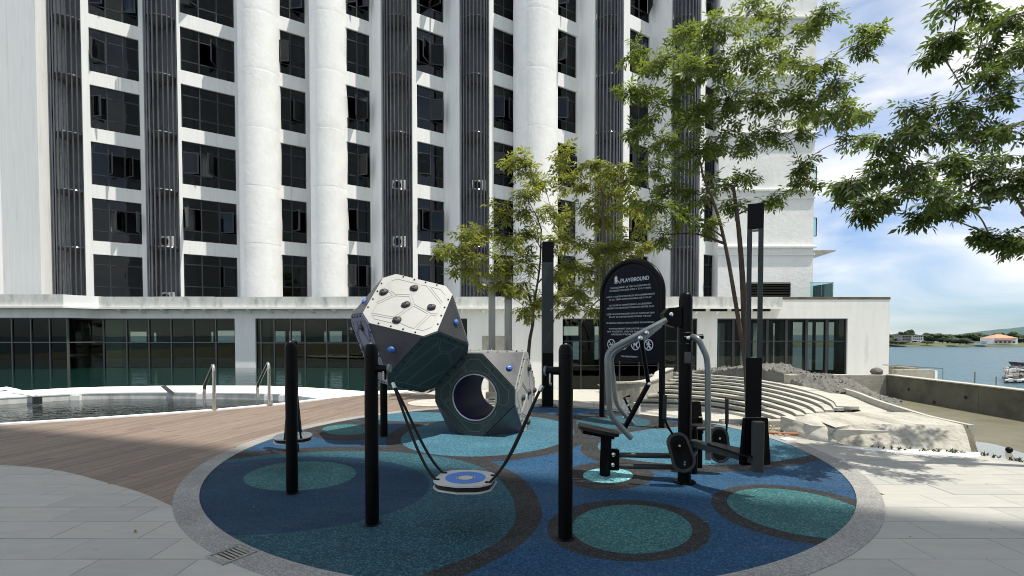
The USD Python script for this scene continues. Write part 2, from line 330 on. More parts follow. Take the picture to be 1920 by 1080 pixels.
mud_area = Polygon([tuple(G(1825, 851)), (6.6, 7.3), (7.2, 9.5), (7.7, 12.5), (9.9, 13.1), (9.45, 8.9), (9.2, 3), (7.9, 3)])
yard = sbox(-3.6, 11.9, 22, 24.97).difference(sbox(6.9, 11.5, 11, 13.4))
whole = sbox(-42, -45, 9.75, 12.5).union(sbox(-42, 12.4, 20.5, 27.4).union(sbox(-42, 27, 9.5, 33.4)))
soil = whole.difference(near_pool.buffer(.02)).difference(far_pool.buffer(.02)).difference(yard).difference(sbox(-40, 24.9, 20.0, 33))
struct('ground', MB().prism(soil, -8.0, -.045), 'dirt')
struct('pool_basin', MB().prism(near_pool.buffer(.1).union(far_pool.buffer(.1)), -2.0, -1.3), 'dirt')
# back yard: slopes from the playground down to the foot of the long low building
n = 40
gx, gy = np.meshgrid(np.linspace(-3.6, 22, 60), np.linspace(11.9, 24.97, n)); gz = -(gy - 11.9) * .0855 - .03 + .05 * (meshkit.fbm(np.stack([gx * 1.2, gy * 1.2, gx * 0], -1), 4) - .5)
vi = np.arange(gx.size).reshape(gx.shape); quads = np.stack([vi[:-1, :-1], vi[:-1, 1:], vi[1:, 1:], vi[1:, :-1]], -1).reshape(-1, 4)
struct('back_yard', (np.stack([gx, gy, gz], -1).reshape(-1, 3), quads), 'pale_concrete', smooth=True)
# sea, far shore and hill
S = np.array([[-20000, 20, -6], [20000, 20, -6], [20000, 30000, -6], [-20000, 30000, -6.]]); struct('sea', (np.array([[-3000, -3000, -6], [20000, -3000, -6], [20000, 30000, -6], [-3000, 30000, -6.]]), np.array([[0, 1, 2, 3]])), 'sea_water')
m = MB()
sx = np.linspace(140, 560, 90); front = 318 + 5 * np.sin(sx * .05) + 4 * np.sin(sx * .13 + 1) + (sx - 300) * .02
rows = [(0, -6.3), (1.2, -5.4), (10, -4.6), (60, -4.2), (110, -4.4), (120, -6.3)]
v = np.array([[a, f + d, z + (.5 * math.sin(a * .1 + d) if 5 < d < 100 else 0)] for d, z in rows for a, f in zip(sx, front)]); k = len(sx)
struct('far_shore', m.add(v, np.array([(r * k + i, r * k + i + 1, (r + 1) * k + i + 1, (r + 1) * k + i) for r in range(len(rows) - 1) for i in range(k - 1)])), 'shore_grass', smooth=True)
hx, hy = np.meshgrid(np.linspace(1560, 2700, 120), np.linspace(1500, 2050, 30))
prof = np.interp(hx, [1560, 1690, 1740, 1780, 1830, 1890, 1960, 2100, 2700], [-8, -8, 3, 14, 25, 33, 40, 44, 38])
hz = -7 + (prof + 7) * np.sin(np.clip((hy - 1500) / 550, 0, 1) * PI) ** .7 + 5 * (meshkit.fbm(np.stack([hx / 40, hy / 40, hx * 0], -1), 4) - .5) * np.clip((prof + 6) / 20, 0, 1)
vi = np.arange(hx.size).reshape(hx.shape)
struct('hills', (np.stack([hx, hy, hz], -1).reshape(-1, 3), np.stack([vi[:-1, :-1], vi[:-1, 1:], vi[1:, 1:], vi[1:, :-1]], -1).reshape(-1, 4)), 'hill_forest_hazed', smooth=True)

# --- rubber play surface: a flat sheet cut into its coloured fields
def ell(img, k=48, grow=0.0):
    """Closed field from points of its outline in the photograph, as a fitted ellipse on the ground."""
    P = np.array([G(*p) for p in img]); x_, y_ = P.T; o = P.mean(0); X, Y = x_ - o[0], y_ - o[1]
    D = np.stack([X * X, X * Y, Y * Y, X, Y], 1); a = np.linalg.lstsq(D, np.ones(len(P)), rcond=None)[0]
    Q = np.array([[a[0], a[1] / 2], [a[1] / 2, a[2]]]); c = np.linalg.solve(-2 * Q, a[3:5]); s_ = 1 + c @ Q @ c
    w, V = np.linalg.eigh(Q / s_); t = np.linspace(0, 2 * PI, k, endpoint=False)
    return Polygon((V @ (np.stack([np.cos(t), np.sin(t)]) / np.sqrt(np.abs(w))[:, None])).T + c + o).buffer(grow)
def ecl(cx, cy, a, b, tilt=0.0):
    t = np.linspace(0, 2 * PI, 20, endpoint=False); ct, st = math.cos(tilt), math.sin(tilt)
    return ell([(cx + a * math.cos(u) * ct - b * math.sin(u) * st, cy + a * math.cos(u) * st + b * math.sin(u) * ct) for u in t])
def blob(img): return Polygon(smooth_path([G(*p) for p in img + img[:1]], 6)).buffer(0)
big_in = blob([(300, 885), (420, 864), (520, 852), (640, 846), (740, 848), (830, 857), (905, 878), (950, 915), (967, 965), (948, 1005), (890, 1040), (800, 1075), (640, 1140), (420, 1110), (300, 1000)])
big_out = blob([(290, 872), (420, 852), (520, 843), (640, 838), (740, 838), (830, 848), (915, 865), (985, 902), (1016, 960), (990, 1010), (930, 1050), (850, 1090), (650, 1190), (400, 1160), (270, 1000)])
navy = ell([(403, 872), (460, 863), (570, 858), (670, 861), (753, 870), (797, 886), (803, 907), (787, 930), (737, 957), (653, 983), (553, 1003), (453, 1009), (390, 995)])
teal_l = ecl(562, 893, 106, 27, -.06)
sky_in = ell([(727, 826), (780, 812), (850, 788), (940, 778), (1040, 790), (1068, 806), (1060, 830), (1010, 845), (940, 855), (860, 852), (790, 843)])
sky_out = ell([(700, 832), (760, 803), (850, 780), (950, 770), (1060, 783), (1105, 806), (1095, 836), (1020, 856), (940, 865), (860, 862), (770, 850)])
deep_in = ell([(1098, 846), (1120, 836), (1190, 815), (1280, 800), (1400, 797), (1500, 815), (1545, 840), (1530, 858), (1440, 867), (1330, 868), (1200, 858)])
deep_out = ell([(1062, 850), (1100, 828), (1190, 805), (1280, 790), (1400, 786), (1520, 805), (1575, 840), (1550, 868), (1450, 880), (1330, 880), (1190, 871), (1110, 862)])
back_l_in, back_l_out = ecl(650, 806, 46, 10), ecl(648, 808, 78, 19)
back_r_in, back_r_out = ecl(1150, 792, 70, 12), ecl(1150, 793, 108, 19)
back_m_in, back_m_out = ecl(780, 782, 90, 9), ecl(780, 782, 122, 14)
small_in, small_out = ecl(1140, 892, 47, 14), ecl(1140, 893, 86, 26)
low_in, low_out = ecl(1185, 993, 113, 46, .03), ecl(1179, 996, 154, 58, .03)
right_in = ell([(1357, 935), (1385, 922), (1425, 917), (1500, 922), (1597, 946), (1640, 975), (1620, 1005), (1545, 1013), (1450, 990), (1380, 958)])
right_out = ell([(1325, 936), (1360, 919), (1425, 911), (1500, 913), (1597, 936), (1670, 970), (1650, 1020), (1510, 1021), (1420, 996), (1345, 958)])
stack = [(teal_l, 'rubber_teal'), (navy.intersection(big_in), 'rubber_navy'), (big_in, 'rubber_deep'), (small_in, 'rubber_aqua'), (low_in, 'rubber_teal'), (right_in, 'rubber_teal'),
         (sky_in, 'rubber_sky'), (deep_in, 'rubber_sky'), (back_l_in, 'rubber_teal'), (back_r_in, 'rubber_deep'), (back_m_in, 'rubber_sky'),
         (unary_union([big_out, small_out, low_out, right_out, sky_out, deep_out, back_l_out, back_r_out, back_m_out]), 'rubber_black'), (rubber_area, 'rubber_royal')]
rub = thing('rubber_surface', kind='structure'); taken = Polygon()
for poly, mat in stack:
    g = poly.intersection(rubber_area).difference(taken); taken = taken.union(poly)
    for piece in geoms(g): part(rub, 'rubber_field', MB().prism(piece, -.04, .004), mat)
# --- ring of washed pebble round it, in segments, with a drain grate
ring = ring_out.difference(rubber_area.buffer(.004)); kerb = thing('playground_kerb', kind='structure')
gr_c = np.array(G(433, 1042)); gr_a = math.atan2(gr_c[1] - RC[1], gr_c[0] - RC[0])
grate_sq = affinity.translate(affinity.rotate(sbox(-.12, -.12, .12, .12), math.degrees(gr_a), origin=(0, 0)), *gr_c)
for k in range(24):
    a0, a1 = k * PI / 12 + .1, (k + 1) * PI / 12 + .1
    wedge = Polygon([tuple(RC), *[tuple(RC + 7 * np.array([math.cos(a), math.sin(a)])) for a in np.linspace(a0 + .0004, a1 - .0004, 5)]])
    part(kerb, 'kerb_segment', MB().prism(ring.intersection(wedge).difference(grate_sq.buffer(.01)), -.045, .012), 'curb_pebble')
gt = thing('drain_grate', 'small square slotted drain cover set in the pebble kerb', 'drain cover', loc=(*gr_c, 0), rz=gr_a)
fr = sbox(-.12, -.12, .12, .12).difference(sbox(-.1, -.1, .1, .1)); part(gt, 'frame', MB().prism(fr, -.04, .014), 'curb_pebble')
part(gt, 'sump', MB().box((0, 0, -.012), (.2, .2, .01)), 'grey_coat')
for k in range(7): part(gt, 'bar', MB().box((-.084 + k * .028, 0, .004), (.016, .2, .012), ch=.003), 'brushed_steel')
# --- stone slabs, two to one, in a running bond
def slabs(area, name, off):
    st = thing(name, kind='structure'); extra = MB(); n_ = 0
    x0, y0, x1, y1 = area.bounds; W, Hh = .70, .355; pieces = []
    for j in range(int(y0 / Hh) - 1, int(y1 / Hh) + 2):
        yy = 3.49 + (j - 10) * Hh
        for i in range(int(x0 / W) - 2, int(x1 / W) + 2):
            xx = 3.02 + i * W + (0 if j % 2 == 0 else -.35)
            c = sbox(xx + .003, yy + .003, xx + W - .003, yy + Hh - .003).intersection(area)
            for g in geoms(c):
                if g.area > .004: pieces.append((math.hypot(*g.centroid.coords[0]), g))
    pieces.sort(key=lambda t: t[0])
    for n_, (_, g) in enumerate(pieces):
        dz = rng.uniform(-.0012, .0012)
        mb = MB().prism(g, -.04, .006 + dz)
        if n_ < 295: part(st, 'paving_slab', mb, f'paving_{rng.integers(5)}')
        else: extra.add(*mb.mesh())
    if extra.n: part(st, 'paving_slabs', extra, 'paving_0', kind='stuff')
    return st
slabs(left_paving, 'left_paving', 0); slabs(right_paving, 'right_paving', 0)
# --- timber deck: boards with gaps and staggered butt joints
dk = thing('timber_deck', kind='structure'); d = np.array([.24, .971]); d /= np.linalg.norm(d); nrm = np.array([d[1], -d[0]])
PW, boards = .155, []
hole = affinity.scale(Point(*G(815, 756)).buffer(1, 40), .62, .62)
dk_area = deck_area.difference(hole.buffer(.01)); cs = np.array(dk_area.exterior.coords if dk_area.geom_type == 'Polygon' else unary_union(geoms(dk_area)).convex_hull.exterior.coords)
for j in range(int((cs @ nrm).min() / PW) - 1, int((cs @ nrm).max() / PW) + 1):
    t = (cs @ d).min() - rng.uniform(0, 3.4)
    while t < (cs @ d).max():
        a, b = j * PW + .003, (j + 1) * PW - .003; e = t + 3.6
        q = Polygon([nrm * a + d * (t + .003), nrm * b + d * (t + .003), nrm * b + d * (e - .003), nrm * a + d * (e - .003)]).intersection(dk_area)
        for g in geoms(q):
            if g.area > .006: boards.append((math.hypot(*g.centroid.coords[0]), g))
        t = e
boards.sort(key=lambda t: t[0]); extra = MB()
for k, (_, g) in enumerate(boards):
    mb = MB().prism(g, -.03, .004 + rng.uniform(-.0015, .0015))
    if k < 298: part(dk, 'deck_board', mb, f'deck_wood_{rng.integers(4)}')
    else: extra.add(*mb.mesh())
if extra.n: part(dk, 'deck_boards', extra, 'deck_wood_0', kind='stuff')
part(dk, 'stone_disc', MB().prism(hole, -.03, .02), 'pale_concrete')
# --- pools
part(None, 'deck_coping', MB().prism(LineString(cop).buffer(.07, cap_style=2).difference(ring_out), -.25, .03), 'paint_white', kind='structure')
lip = thing('pool_divider', kind='structure')
lip_area = Polygon([*map(tuple, lip_back), *[tuple(G(*p)) for p in ((760, 732), (800, 742), (760, 740), (685, 743))], *map(tuple, lip_front[::-1])]).buffer(0).difference(dk_area.buffer(.01))
part(lip, 'white_top', MB().prism(lip_area, -.02, .012), 'paint_white'); part(lip, 'stone_wall', MB().prism(lip_area.buffer(-.012), -1.3, -.02), 'parapet_concrete')
for px0, px1 in ((139, 151), (356, 365), (495, 505), (526, 533)):
    a, b = G(px0, 738.5), G(px1, 738.5); y = min(a[1], b[1]) - .02
    i0 = np.argmin(np.abs(lip_front[:, 0] - a[0])); i1 = np.argmin(np.abs(lip_front[:, 0] - b[0])); pa, pb = lip_front[i0], lip_front[max(i1, i0 + 1)]
    part(lip, 'overflow_spout', MB().span((pa[0], min(pa[1], pb[1]) - .012, -.2), (max(pb[0], pa[0] + .25), min(pa[1], pb[1]) + .06, -.03)), 'white_paint')
a, b = G(306, 724.5), G(321, 737); part(lip, 'dark_strip', MB().prism(LineString([a, b]).buffer(.07, cap_style=2), .0125, .016), 'grey_coat')  # thin dark strip laid on the white top
a, b, c = G3(-40, 738, .05), G3(40, 731, .12), G3(285, 752, -.02)
mb = MB().tube([(*G(-60, 742), .02), (*G(-8, 738), .10), (*G(11, 737), .13), (*G(30, 739), .10), (*G(68, 744.5), .02)], .05, 6)
part(lip, 'sloping_lip', mb, 'paint_white')
part(lip, 'lip_end', MB().box((*G(70, 746.5), -.06), (.16, .1, .2)), 'grey_coat')
part(None, 'pool_water', MB().prism(near_pool.buffer(.05), -.6, -.17), 'pool_grey', kind='structure')
part(None, 'pool_water', MB().prism(far_pool.buffer(.05), -.6, -.05), 'pool_green', kind='structure')

# ================================================================ retaining walls, planter, curved steps, mound
w = thing('retaining_wall', 'long low stained concrete wall along the water at the right', 'wall')
ext = MB().span((7.3, 13.05, -.6), (10.08, 13.3, .55), ch=.01); part(w, 'rear_panel', ext, 'bare_concrete')
cor, en = np.array([9.87, 13.05]), np.array([9.2, 2.0]); tdir = (en - cor) / np.linalg.norm(en - cor); ln = np.linalg.norm(en - cor)
for k in range(4):
    a, b = cor + tdir * (ln * k / 4 + (.0 if k == 0 else .004)), cor + tdir * (ln * (k + 1) / 4 - .004); nn = np.array([-tdir[1], tdir[0]]) * .22
    part(w, 'side_panel', MB().prism(Polygon([a, b, b + nn, a + nn]), -7, .535), 'stained_shaded_concrete')
    part(w, 'coping', MB().prism(Polygon([a - nn * .06, b - nn * .06, b + nn * 1.06, a + nn * 1.06]), .537, .56), 'pale_concrete')
for px, py in ((1704, 730), (1811, 745), (1752, 754)):
    r = ray(px, py); n2 = np.array([-tdir[1], tdir[0]]); t = ((cor - 0) @ n2) / (r[:2] @ n2); p = np.array([0, 0, EYE]) + r * t
    part(w, 'weep_hole', MB().tube([p - [*(n2 * .006), 0], p + [*(n2 * .05), 0]], .04, 12), 'dark_room')
struct('basin_floor', MB().prism(mud_area.difference(Polygon()), -.6, -.004), 'mud')
mud_puddle = blob([(1830, 828), (1868, 834), (1920, 850), (2050, 885), (2100, 920), (1950, 895), (1880, 872), (1826, 858)]).intersection(mud_area)
part(None, 'puddle', MB().prism(mud_puddle, -.02, .002), 'puddle', kind='structure')
# planter: sloped front wall, floor with rain water, thin curving kerb
kz = .33; kc = smooth_path([G(*p, kz) for p in [(1500, 709), (1550, 720), (1600, 733), (1640, 748), (1690, 764), (1733, 777), (1775, 787), (1822, 797)]], 5); kc = np.array([q for q in kc if q[1] < 12.9])
ck = thing('curving_kerb', 'thin pale concrete kerb curving from the gravel heap to the low block', 'kerb'); nseg = 6; idx = np.linspace(0, len(kc) - 1, nseg + 1).astype(int)
for i in range(nseg): part(ck, 'kerb_stone', MB().prism(LineString(kc[idx[i]:idx[i + 1] + 1]).buffer(.04, cap_style=2), -.3, kz + (.002 * (i % 2))), 'pale_concrete')
B = [G3(1548, 826, 0), G3(1600, 836, 0), G3(1700, 843, 0), G3(1822, 849, 0)]; Tt = [G3(1566, 801, .24), G3(1612, 796, .26), G3(1700, 796, .29), G3(1806, 797, .325)]
Bk = [p + np.array([.2, 1.15, 0]) for p in Tt]
fb = thing('concrete_block', 'broken pale concrete block with a sloping stained front beside the tiles', 'concrete block')
def loft(rows):
    R_ = [smooth_path(r, 6) for r in rows]; k = len(R_[0]); v = np.vstack(R_)
    return v, np.array([(r * k + i, r * k + i + 1, (r + 1) * k + i + 1, (r + 1) * k + i) for r in range(len(R_) - 1) for i in range(k - 1)])
bulge = [(b * .42 + t * .58) + np.array([0, -.012, .0]) for b, t in zip(B, Tt)]
v, f = loft([B, bulge, Tt, Bk]); v = v + (meshkit.fbm(v * 9, 4)[:, None] - .5) * [0.02, .035, .012]
part(fb, 'front_face', (v, f), 'block_concrete', smooth=14)
lump = trimesh.creation.icosphere(3); lv_ = lump.vertices * [.30, .62, .27]; lv_ = lv_ * (1 + .35 * (meshkit.fbm(lump.vertices * 2.2, 4)[:, None] - .5)); part(fb, 'rounded_end', (lv_ + [4.83, 7.95, .0], lump.faces), 'pale_concrete', smooth=True)
part(fb, 'core', MB().prism(Polygon([B[0][:2] + [.03, .03], Tt[0][:2] + [.02, .02], Tt[-1][:2], Bk[-1][:2], Bk[0][:2], (4.62, 8.5), (4.62, 7.62)]).buffer(0), -.1, .205), 'pale_concrete')
e0, e1, e2 = B[-1], Tt[-1], Bk[-1]
part(fb, 'end_face', MB().add([e0, e0 + [.05, 1.3, 0], e2 + [.02, 0, 0], e1, e0 + [.11, .02, 0], e0 + [.16, 1.3, 0], e2 + [.13, 0, .0], e1 + [.1, .02, 0]], [[0, 3, 2], [0, 2, 1], [4, 5, 6], [4, 6, 7], [0, 4, 7], [0, 7, 3], [3, 7, 6], [3, 6, 2]]), 'stained_shaded_concrete')
floor_poly = Polygon([*[tuple(p[:2] + [0, .4]) for p in Tt], *[tuple(p) for p in kc[::-1]], (7.1, 12.9), (7.25, 12.0), *[tuple(G(*q) + [.2, 0]) for q in ((1500, 749), (1544, 763), (1578, 779), (1594, 793))], (5.6, 8.6)]).buffer(0)
part(None, 'planter_floor', MB().prism(floor_poly, -.2, .215), 'pale_concrete', kind='structure')
rain = blob([(1662, 770), (1690, 772), (1730, 785), (1755, 793), (1720, 796), (1672, 795)]) ; rain = affinity.translate(Polygon([G(p[0], p[1], .218) for p in [(1662, 769), (1690, 771), (1720, 780), (1752, 790), (1735, 796), (1672, 795)]]), 0, 0)
part(None, 'puddle', MB().prism(rain.intersection(floor_poly.buffer(-.03)), .2, .219), 'puddle', kind='structure')
# curved steps
ca = thing('curved_steps', 'fan of long curved concrete steps beside the gravel heap', 'steps')
outer = [(1270, 717), (1294, 717), (1345, 721), (1395, 726), (1434, 733), (1486, 745), (1544, 763), (1578, 779), (1590, 793)]
inner = [(1180, 764), (1201, 763), (1245, 764), (1290, 766), (1330, 770), (1370, 776), (1405, 783), (1435, 790), (1452, 797)]
Po, Pi = np.array([G(*p) for p in outer]), np.array([G(*p) for p in inner])
for k in range(9):
    t = k / 8.0; z = -.08 + .030 * k; path = smooth_path(Pi * (1 - t) + Po * t, 6); wd = .072 if k < 8 else .17; cut = sbox(0, 8.98, 9, 30)
    st = part(ca, 'step', MB().prism(LineString(path).buffer(wd * .4, cap_style=2).intersection(cut.buffer(-.02)), -.6, z + .085), 'stained_shaded_concrete')  # riser shade is put into this darker concrete colour
    idx_ = np.linspace(0, len(path) - 1, 8).astype(int); rs_ = np.random.default_rng(50 + k)
    for a_, b_ in zip(idx_[:-1], idx_[1:]):
        ls = LineString(path[a_:b_ + 1]); q0_, q1_ = ls.interpolate(.008), ls.interpolate(ls.length - .008)
        seg = LineString([q0_, *[Point(p_) for p_ in path[a_ + 1:b_]], q1_]).buffer(wd + rs_.uniform(-.004, .004), cap_style=2).intersection(cut); dz_ = rs_.uniform(-.005, .005)
        if seg.area > .002: part(st, 'tread_slab', MB().prism(seg, z + .085 + dz_, z + .14 + dz_), 'pale_concrete')
part(ca, 'front_wall', MB().span((3.75, 8.80, -.1), (6.05, 8.96, .075), ch=.01), 'bare_concrete')
fill = Polygon([*map(tuple, Pi), *map(tuple, Po[::-1])]).buffer(.1).intersection(sbox(0, 8.97, 9, 30)); part(ca, 'riser_bed', MB().prism(fill, -.6, -.11), 'stained_shaded_concrete')  # dark bed colour paints the shade between the treads
ends = G3(1535, 800, .15); part(ca, 'bent_bar', MB().tube(smooth_path([ends + [0, 0, 0], ends + [-.12, .05, .06], ends + [-.2, 0, .02], ends + [-.1, -.06, 0], ends + [.05, -.04, -.1], ends + [.05, -.05, -.2]], 5), .012, 6), 'rust_pipe')
part(None, 'red_pipe', MB().tube([(*G(1430, 814), .03), (*G(1516, 818), .03)], .018, 8), 'rust_pipe', label='thin rusty red pipe lying at the foot of the curved steps', cat='pipe')
# gravel heap
gx, gy = np.meshgrid(np.linspace(3.6, 10.2, 200), np.linspace(10.6, 21, 200))
def hill(cx, cy, sx_, sy_, h): return h * np.exp(-((gx - cx) / sx_) ** 2 - ((gy - cy) / sy_) ** 2)
hz = hill(7.2, 15.6, 1.5, 1.9, .50) + hill(8.4, 15.2, 1.1, 1.4, .42) + hill(8.1, 12.3, .95, .9, .52) + hill(6.2, 17.5, 1.5, 1.5, .30) + hill(7.7, 13.6, .9, 1.1, .42) - .09
nz = meshkit.fbm(np.stack([gx * 2.3, gy * 2.3, gx * 0], -1), 5) - .5; hz = hz + nz * .22 * np.clip(hz + .1, 0, .4) / .4 + (meshkit.noise(np.stack([gx * 12, gy * 12, gx * 0], -1), 3) - .5) * .07 + (meshkit.noise(np.stack([gx * 26, gy * 26, gx * 0], -1), 4) - .5) * .06
so = LineString(Po); 
# heap stays behind the outermost step
side = np.array([[Point(a, b).distance(so) for a, b in zip(r1, r2)] for r1, r2 in zip(gx[::4, ::4], gy[::4, ::4])]); 
from scipy.ndimage import zoom as _zoom
side = _zoom(side, (gx.shape[0] / side.shape[0], gx.shape[1] / side.shape[1]), order=1)
xo = np.interp(gy, Po[::-1, 1], Po[::-1, 0]); hz = np.where(gx < xo + .12, -.5, hz)
hz = np.where((gy < 10.9), -.5, hz)
vi = np.arange(gx.size).reshape(gx.shape)
heap = thing('gravel_heap', 'heap of grey gravel dumped behind the curved steps', 'gravel', kind='stuff')
part(heap, 'heap', (np.stack([gx, gy, hz], -1).reshape(-1, 3), np.stack([vi[:-1, :-1], vi[:-1, 1:], vi[1:, 1:], vi[1:, :-1]], -1).reshape(-1, 4)), 'gravel', smooth=True)
stn, rs = MB(), np.random.default_rng(17); okk = np.argwhere(hz > .02)
for a in okk[rs.integers(len(okk), size=900)]:
    s_ = rs.uniform(.012, .04) * (1.6 if rs.uniform() < .08 else 1); v = np.array([[1, 0, 0], [-1, 0, 0], [0, 1, 0], [0, -1, 0], [0, 0, 1], [0, 0, -1.]]) * rs.uniform(.6, 1.2, 3) * s_; v = v @ rot((0, 0, 1), rs.uniform(0, 3)).T
    stn.add(v + [gx[tuple(a)] + rs.normal(0, .03), gy[tuple(a)] + rs.normal(0, .03), hz[tuple(a)] + s_ * .25], [[0, 2, 4], [2, 1, 4], [1, 3, 4], [3, 0, 4], [2, 0, 5], [1, 2, 5], [3, 1, 5], [0, 3, 5]])
part(heap, 'stones', stn, 'gravel', kind='stuff')
# low curved concrete wall left of the steps, stub pipes, pale slab
lw = thing('garden_wall', 'low pale concrete wall ending at the left of the curved steps', 'wall')
path = smooth_path([(2.35, 11.95), (2.9, 12.05), (3.4, 12.5), (4.0, 13.6), (4.6, 15.4), (5.5, 17.2)], 6)
part(lw, 'wall_body', MB().prism(LineString(path).buffer(.09, cap_style=2), -.6, .42), 'bare_concrete'); part(lw, 'wall_top', MB().prism(LineString(path).buffer(.12, cap_style=2), .422, .46), 'pale_concrete')
struct('yard_path', MB().prism(Polygon([G(1010, 748), G(1060, 752), G(1150, 756), G(1250, 763), G(1380, 776), G(1440, 797), G(1400, 800), G(1330, 790), G(1230, 781), G(1130, 768), G(1040, 762), G(1000, 757)]), -.04, .01), 'pale_concrete')
struct('dirt_strip', MB().prism(Polygon([G(1000, 755), G(1060, 765), G(1200, 782), G(1330, 797), G(1450, 808), G(1560, 832), G(1480, 832), G(1300, 815), G(1000, 770)]).difference(ring_out.buffer(.01)), -.04, -.005), 'dirt')
for (px, py, h, lab) in ((1195, 777, .24, 'short white plastic stub pipe standing nearest the rubber'), (1172, 770, .22, 'short white stub pipe standing left of a taller stub pipe')):
    p = G3(px, py); st = thing('stub_pipe', lab, 'pipe', loc=p); part(st, 'pipe', MB().lathe([(.0, 0), (.06, 0), (.06, h - .03), (.07, h - .03), (.07, h), (.05, h), (.05, h - .05), (0, h - .05)], n=18), 'plastic_pipe', smooth=30)
rocks = MB(); rr = np.random.default_rng(5)
for k in range(260):
    u = rr.uniform(0, 1); px = 1010 + u * 480; py = np.interp(px, [1010, 1200, 1330, 1450, 1500], [760, 777, 793, 808, 822]) + rr.normal(0, 5); p = G(px, py); s_ = rr.uniform(.008, .03)
    if ring_out.contains(Point(p)): continue
    ic = trimesh.creation.icosphere(1, s_); v = ic.vertices * rr.uniform(.6, 1.2, 3) + rr.normal(0, s_ * .12, ic.vertices.shape); rocks.add(v + [*p, s_ * .3], ic.faces)
part(None, 'rubble', rocks, 'bare_concrete', label='scattered pale rubble along the back edge of the rubber surface', cat='rubble', kind='stuff')
pl = MB().prism(Polygon([G(1462, 825), G(1480, 824), G(1493, 828), G(1474, 829)]), .012, .03); part(None, 'white_plate', pl, 'paint_white', label='small white plate lying at the right rim of the rubber surface', cat='plate')
part(None, 'boulder', (lambda ic: (ic.vertices * [.145, .14, .11] * (1 + .25 * (meshkit.fbm(ic.vertices * 2, 3)[:, None] - .5)) + [9.72, 13.2, .62], ic.faces))(trimesh.creation.icosphere(3)), 'boulder', smooth=True, label='dark boulder perched on the far corner of the retaining wall', cat='rock')
part(None, 'ball', (lambda ic: (ic.vertices * .04 + [*G(1892, 849), .04], ic.faces))(trimesh.creation.icosphere(3)), 'dark_coat', smooth=True, label='dark ball lying in the puddle at the right', cat='ball')
# weeds along the edge of the tiles, a white strip of spilt mortar behind them
struct('mortar_strip', MB().prism(Polygon([G(1560, 836), G(1700, 843), G(1800, 843), G(1850, 852), G(1830, 858), G(1700, 850), G(1610, 843)]), -.03, .008), 'paint_white')
weeds = MB(); rw = np.random.default_rng(9)
for k in range(95):
    u = rw.choice([.12, .22, .34, .42, .5, .66, .8, .95]) + rw.normal(0, .035); px = np.interp(u, [0, .2, .5, 1], [1600, 1720, 1800, 1960]); py = np.interp(px, [1550, 1610, 1700, 1830, 1920, 2100], [831, 840, 846, 853, 869, 906]) - rw.uniform(0, 3); p = np.array(G3(px, py)); hgt = rw.uniform(.02, .075)
    for j in range(rw.integers(2, 6)):
        a = rw.uniform(0, 2 * PI); dr = np.array([math.cos(a), math.sin(a), 0]); sd = np.array([-dr[1], dr[0], 0]) * .005; t = p + dr * hgt * .7 + [0, 0, hgt * rw.uniform(.4, 1)]; mid = p + dr * hgt * .25 + [0, 0, hgt * .6]
        weeds.add([p - sd, p + sd, mid + sd * 1.3, mid - sd * 1.3, t], [[0, 1, 2], [0, 2, 3], [3, 2, 4]])
part(None, 'weeds', weeds, 'weed', label='low weeds sprouting along the far edge of the tiles', cat='weeds', kind='stuff')

fl, rf_ = MB(), np.random.default_rng(77)
for k in range(70):
    p = np.array([rf_.uniform(-4, 6.5), rf_.uniform(3.4, 10.5), .018]); a = rf_.uniform(0, 6.3); s_ = rf_.uniform(.015, .035); d1 = np.array([math.cos(a), math.sin(a), rf_.uniform(-.05, .25)]) * s_; d2 = np.array([-math.sin(a), math.cos(a), .1]) * s_ * .35
    if p[0] > 4.2 and p[1] > 6.2: continue
    fl.add([p - d1, p + d2, p + d1, p - d2], [[0, 1, 2], [0, 2, 3]])
part(None, 'fallen_leaves', fl, 'leaf_olive', label='few small dry leaves scattered on the rubber and tiles', cat='leaves', kind='stuff')
# ================================================================ the tall white block
YF, Z0, FL, WH, TOP = 27.46, 3.73, 3.1, 2.36, 23.2
ANG = math.radians(33); CA, SA = math.cos(ANG), math.sin(ANG)
def XF(px, Y=YF): return A(px, 600, Y)[0]
tower = thing('apartment_tower', 'tall white building with dark windows, round columns and dark tube screens', 'building')
tr = np.random.default_rng(21); pane_count = [0]
def bay(p0, w0, w1, ret, cols, floors, parent=tower, merge=False):
    X0 = XF(p0)
    def U(px):
        k = (px - CX) / F_PX; return (k * YF - X0) / (CA - k * SA)
    u0, u1 = U(w0), U(w1); ue = u1 + (.12 if ret is not None and ret not in (278, 452) else .62)
    T = frame_T((X0, YF, 0), (CA, SA, 0), (0, 0, 1))
    wall = sbox(0, 3.2, ue, TOP)
    for k in floors: wall = wall.difference(sbox(u0, Z0 + k * FL, u1, Z0 + k * FL + WH))
    part(parent, 'bay_wall', MB().prism(wall, -.24, 0, T), 'white_paint')
    E_ = np.array([X0 + ue * CA, YF + ue * SA])
    if ret is not None:
        R_ = np.array([XF(ret), YF]); nn = R_ - E_; nn = np.array([-nn[1], nn[0]]) / np.linalg.norm(nn) * .16
        part(parent, 'return_wall', MB().prism(Polygon([E_, R_, R_ + nn, E_ + nn]), 3.2, TOP), 'white_paint')
    for k in floors:
        window(parent, T, u0, u1, Z0 + k * FL, WH, cols, merge, k)
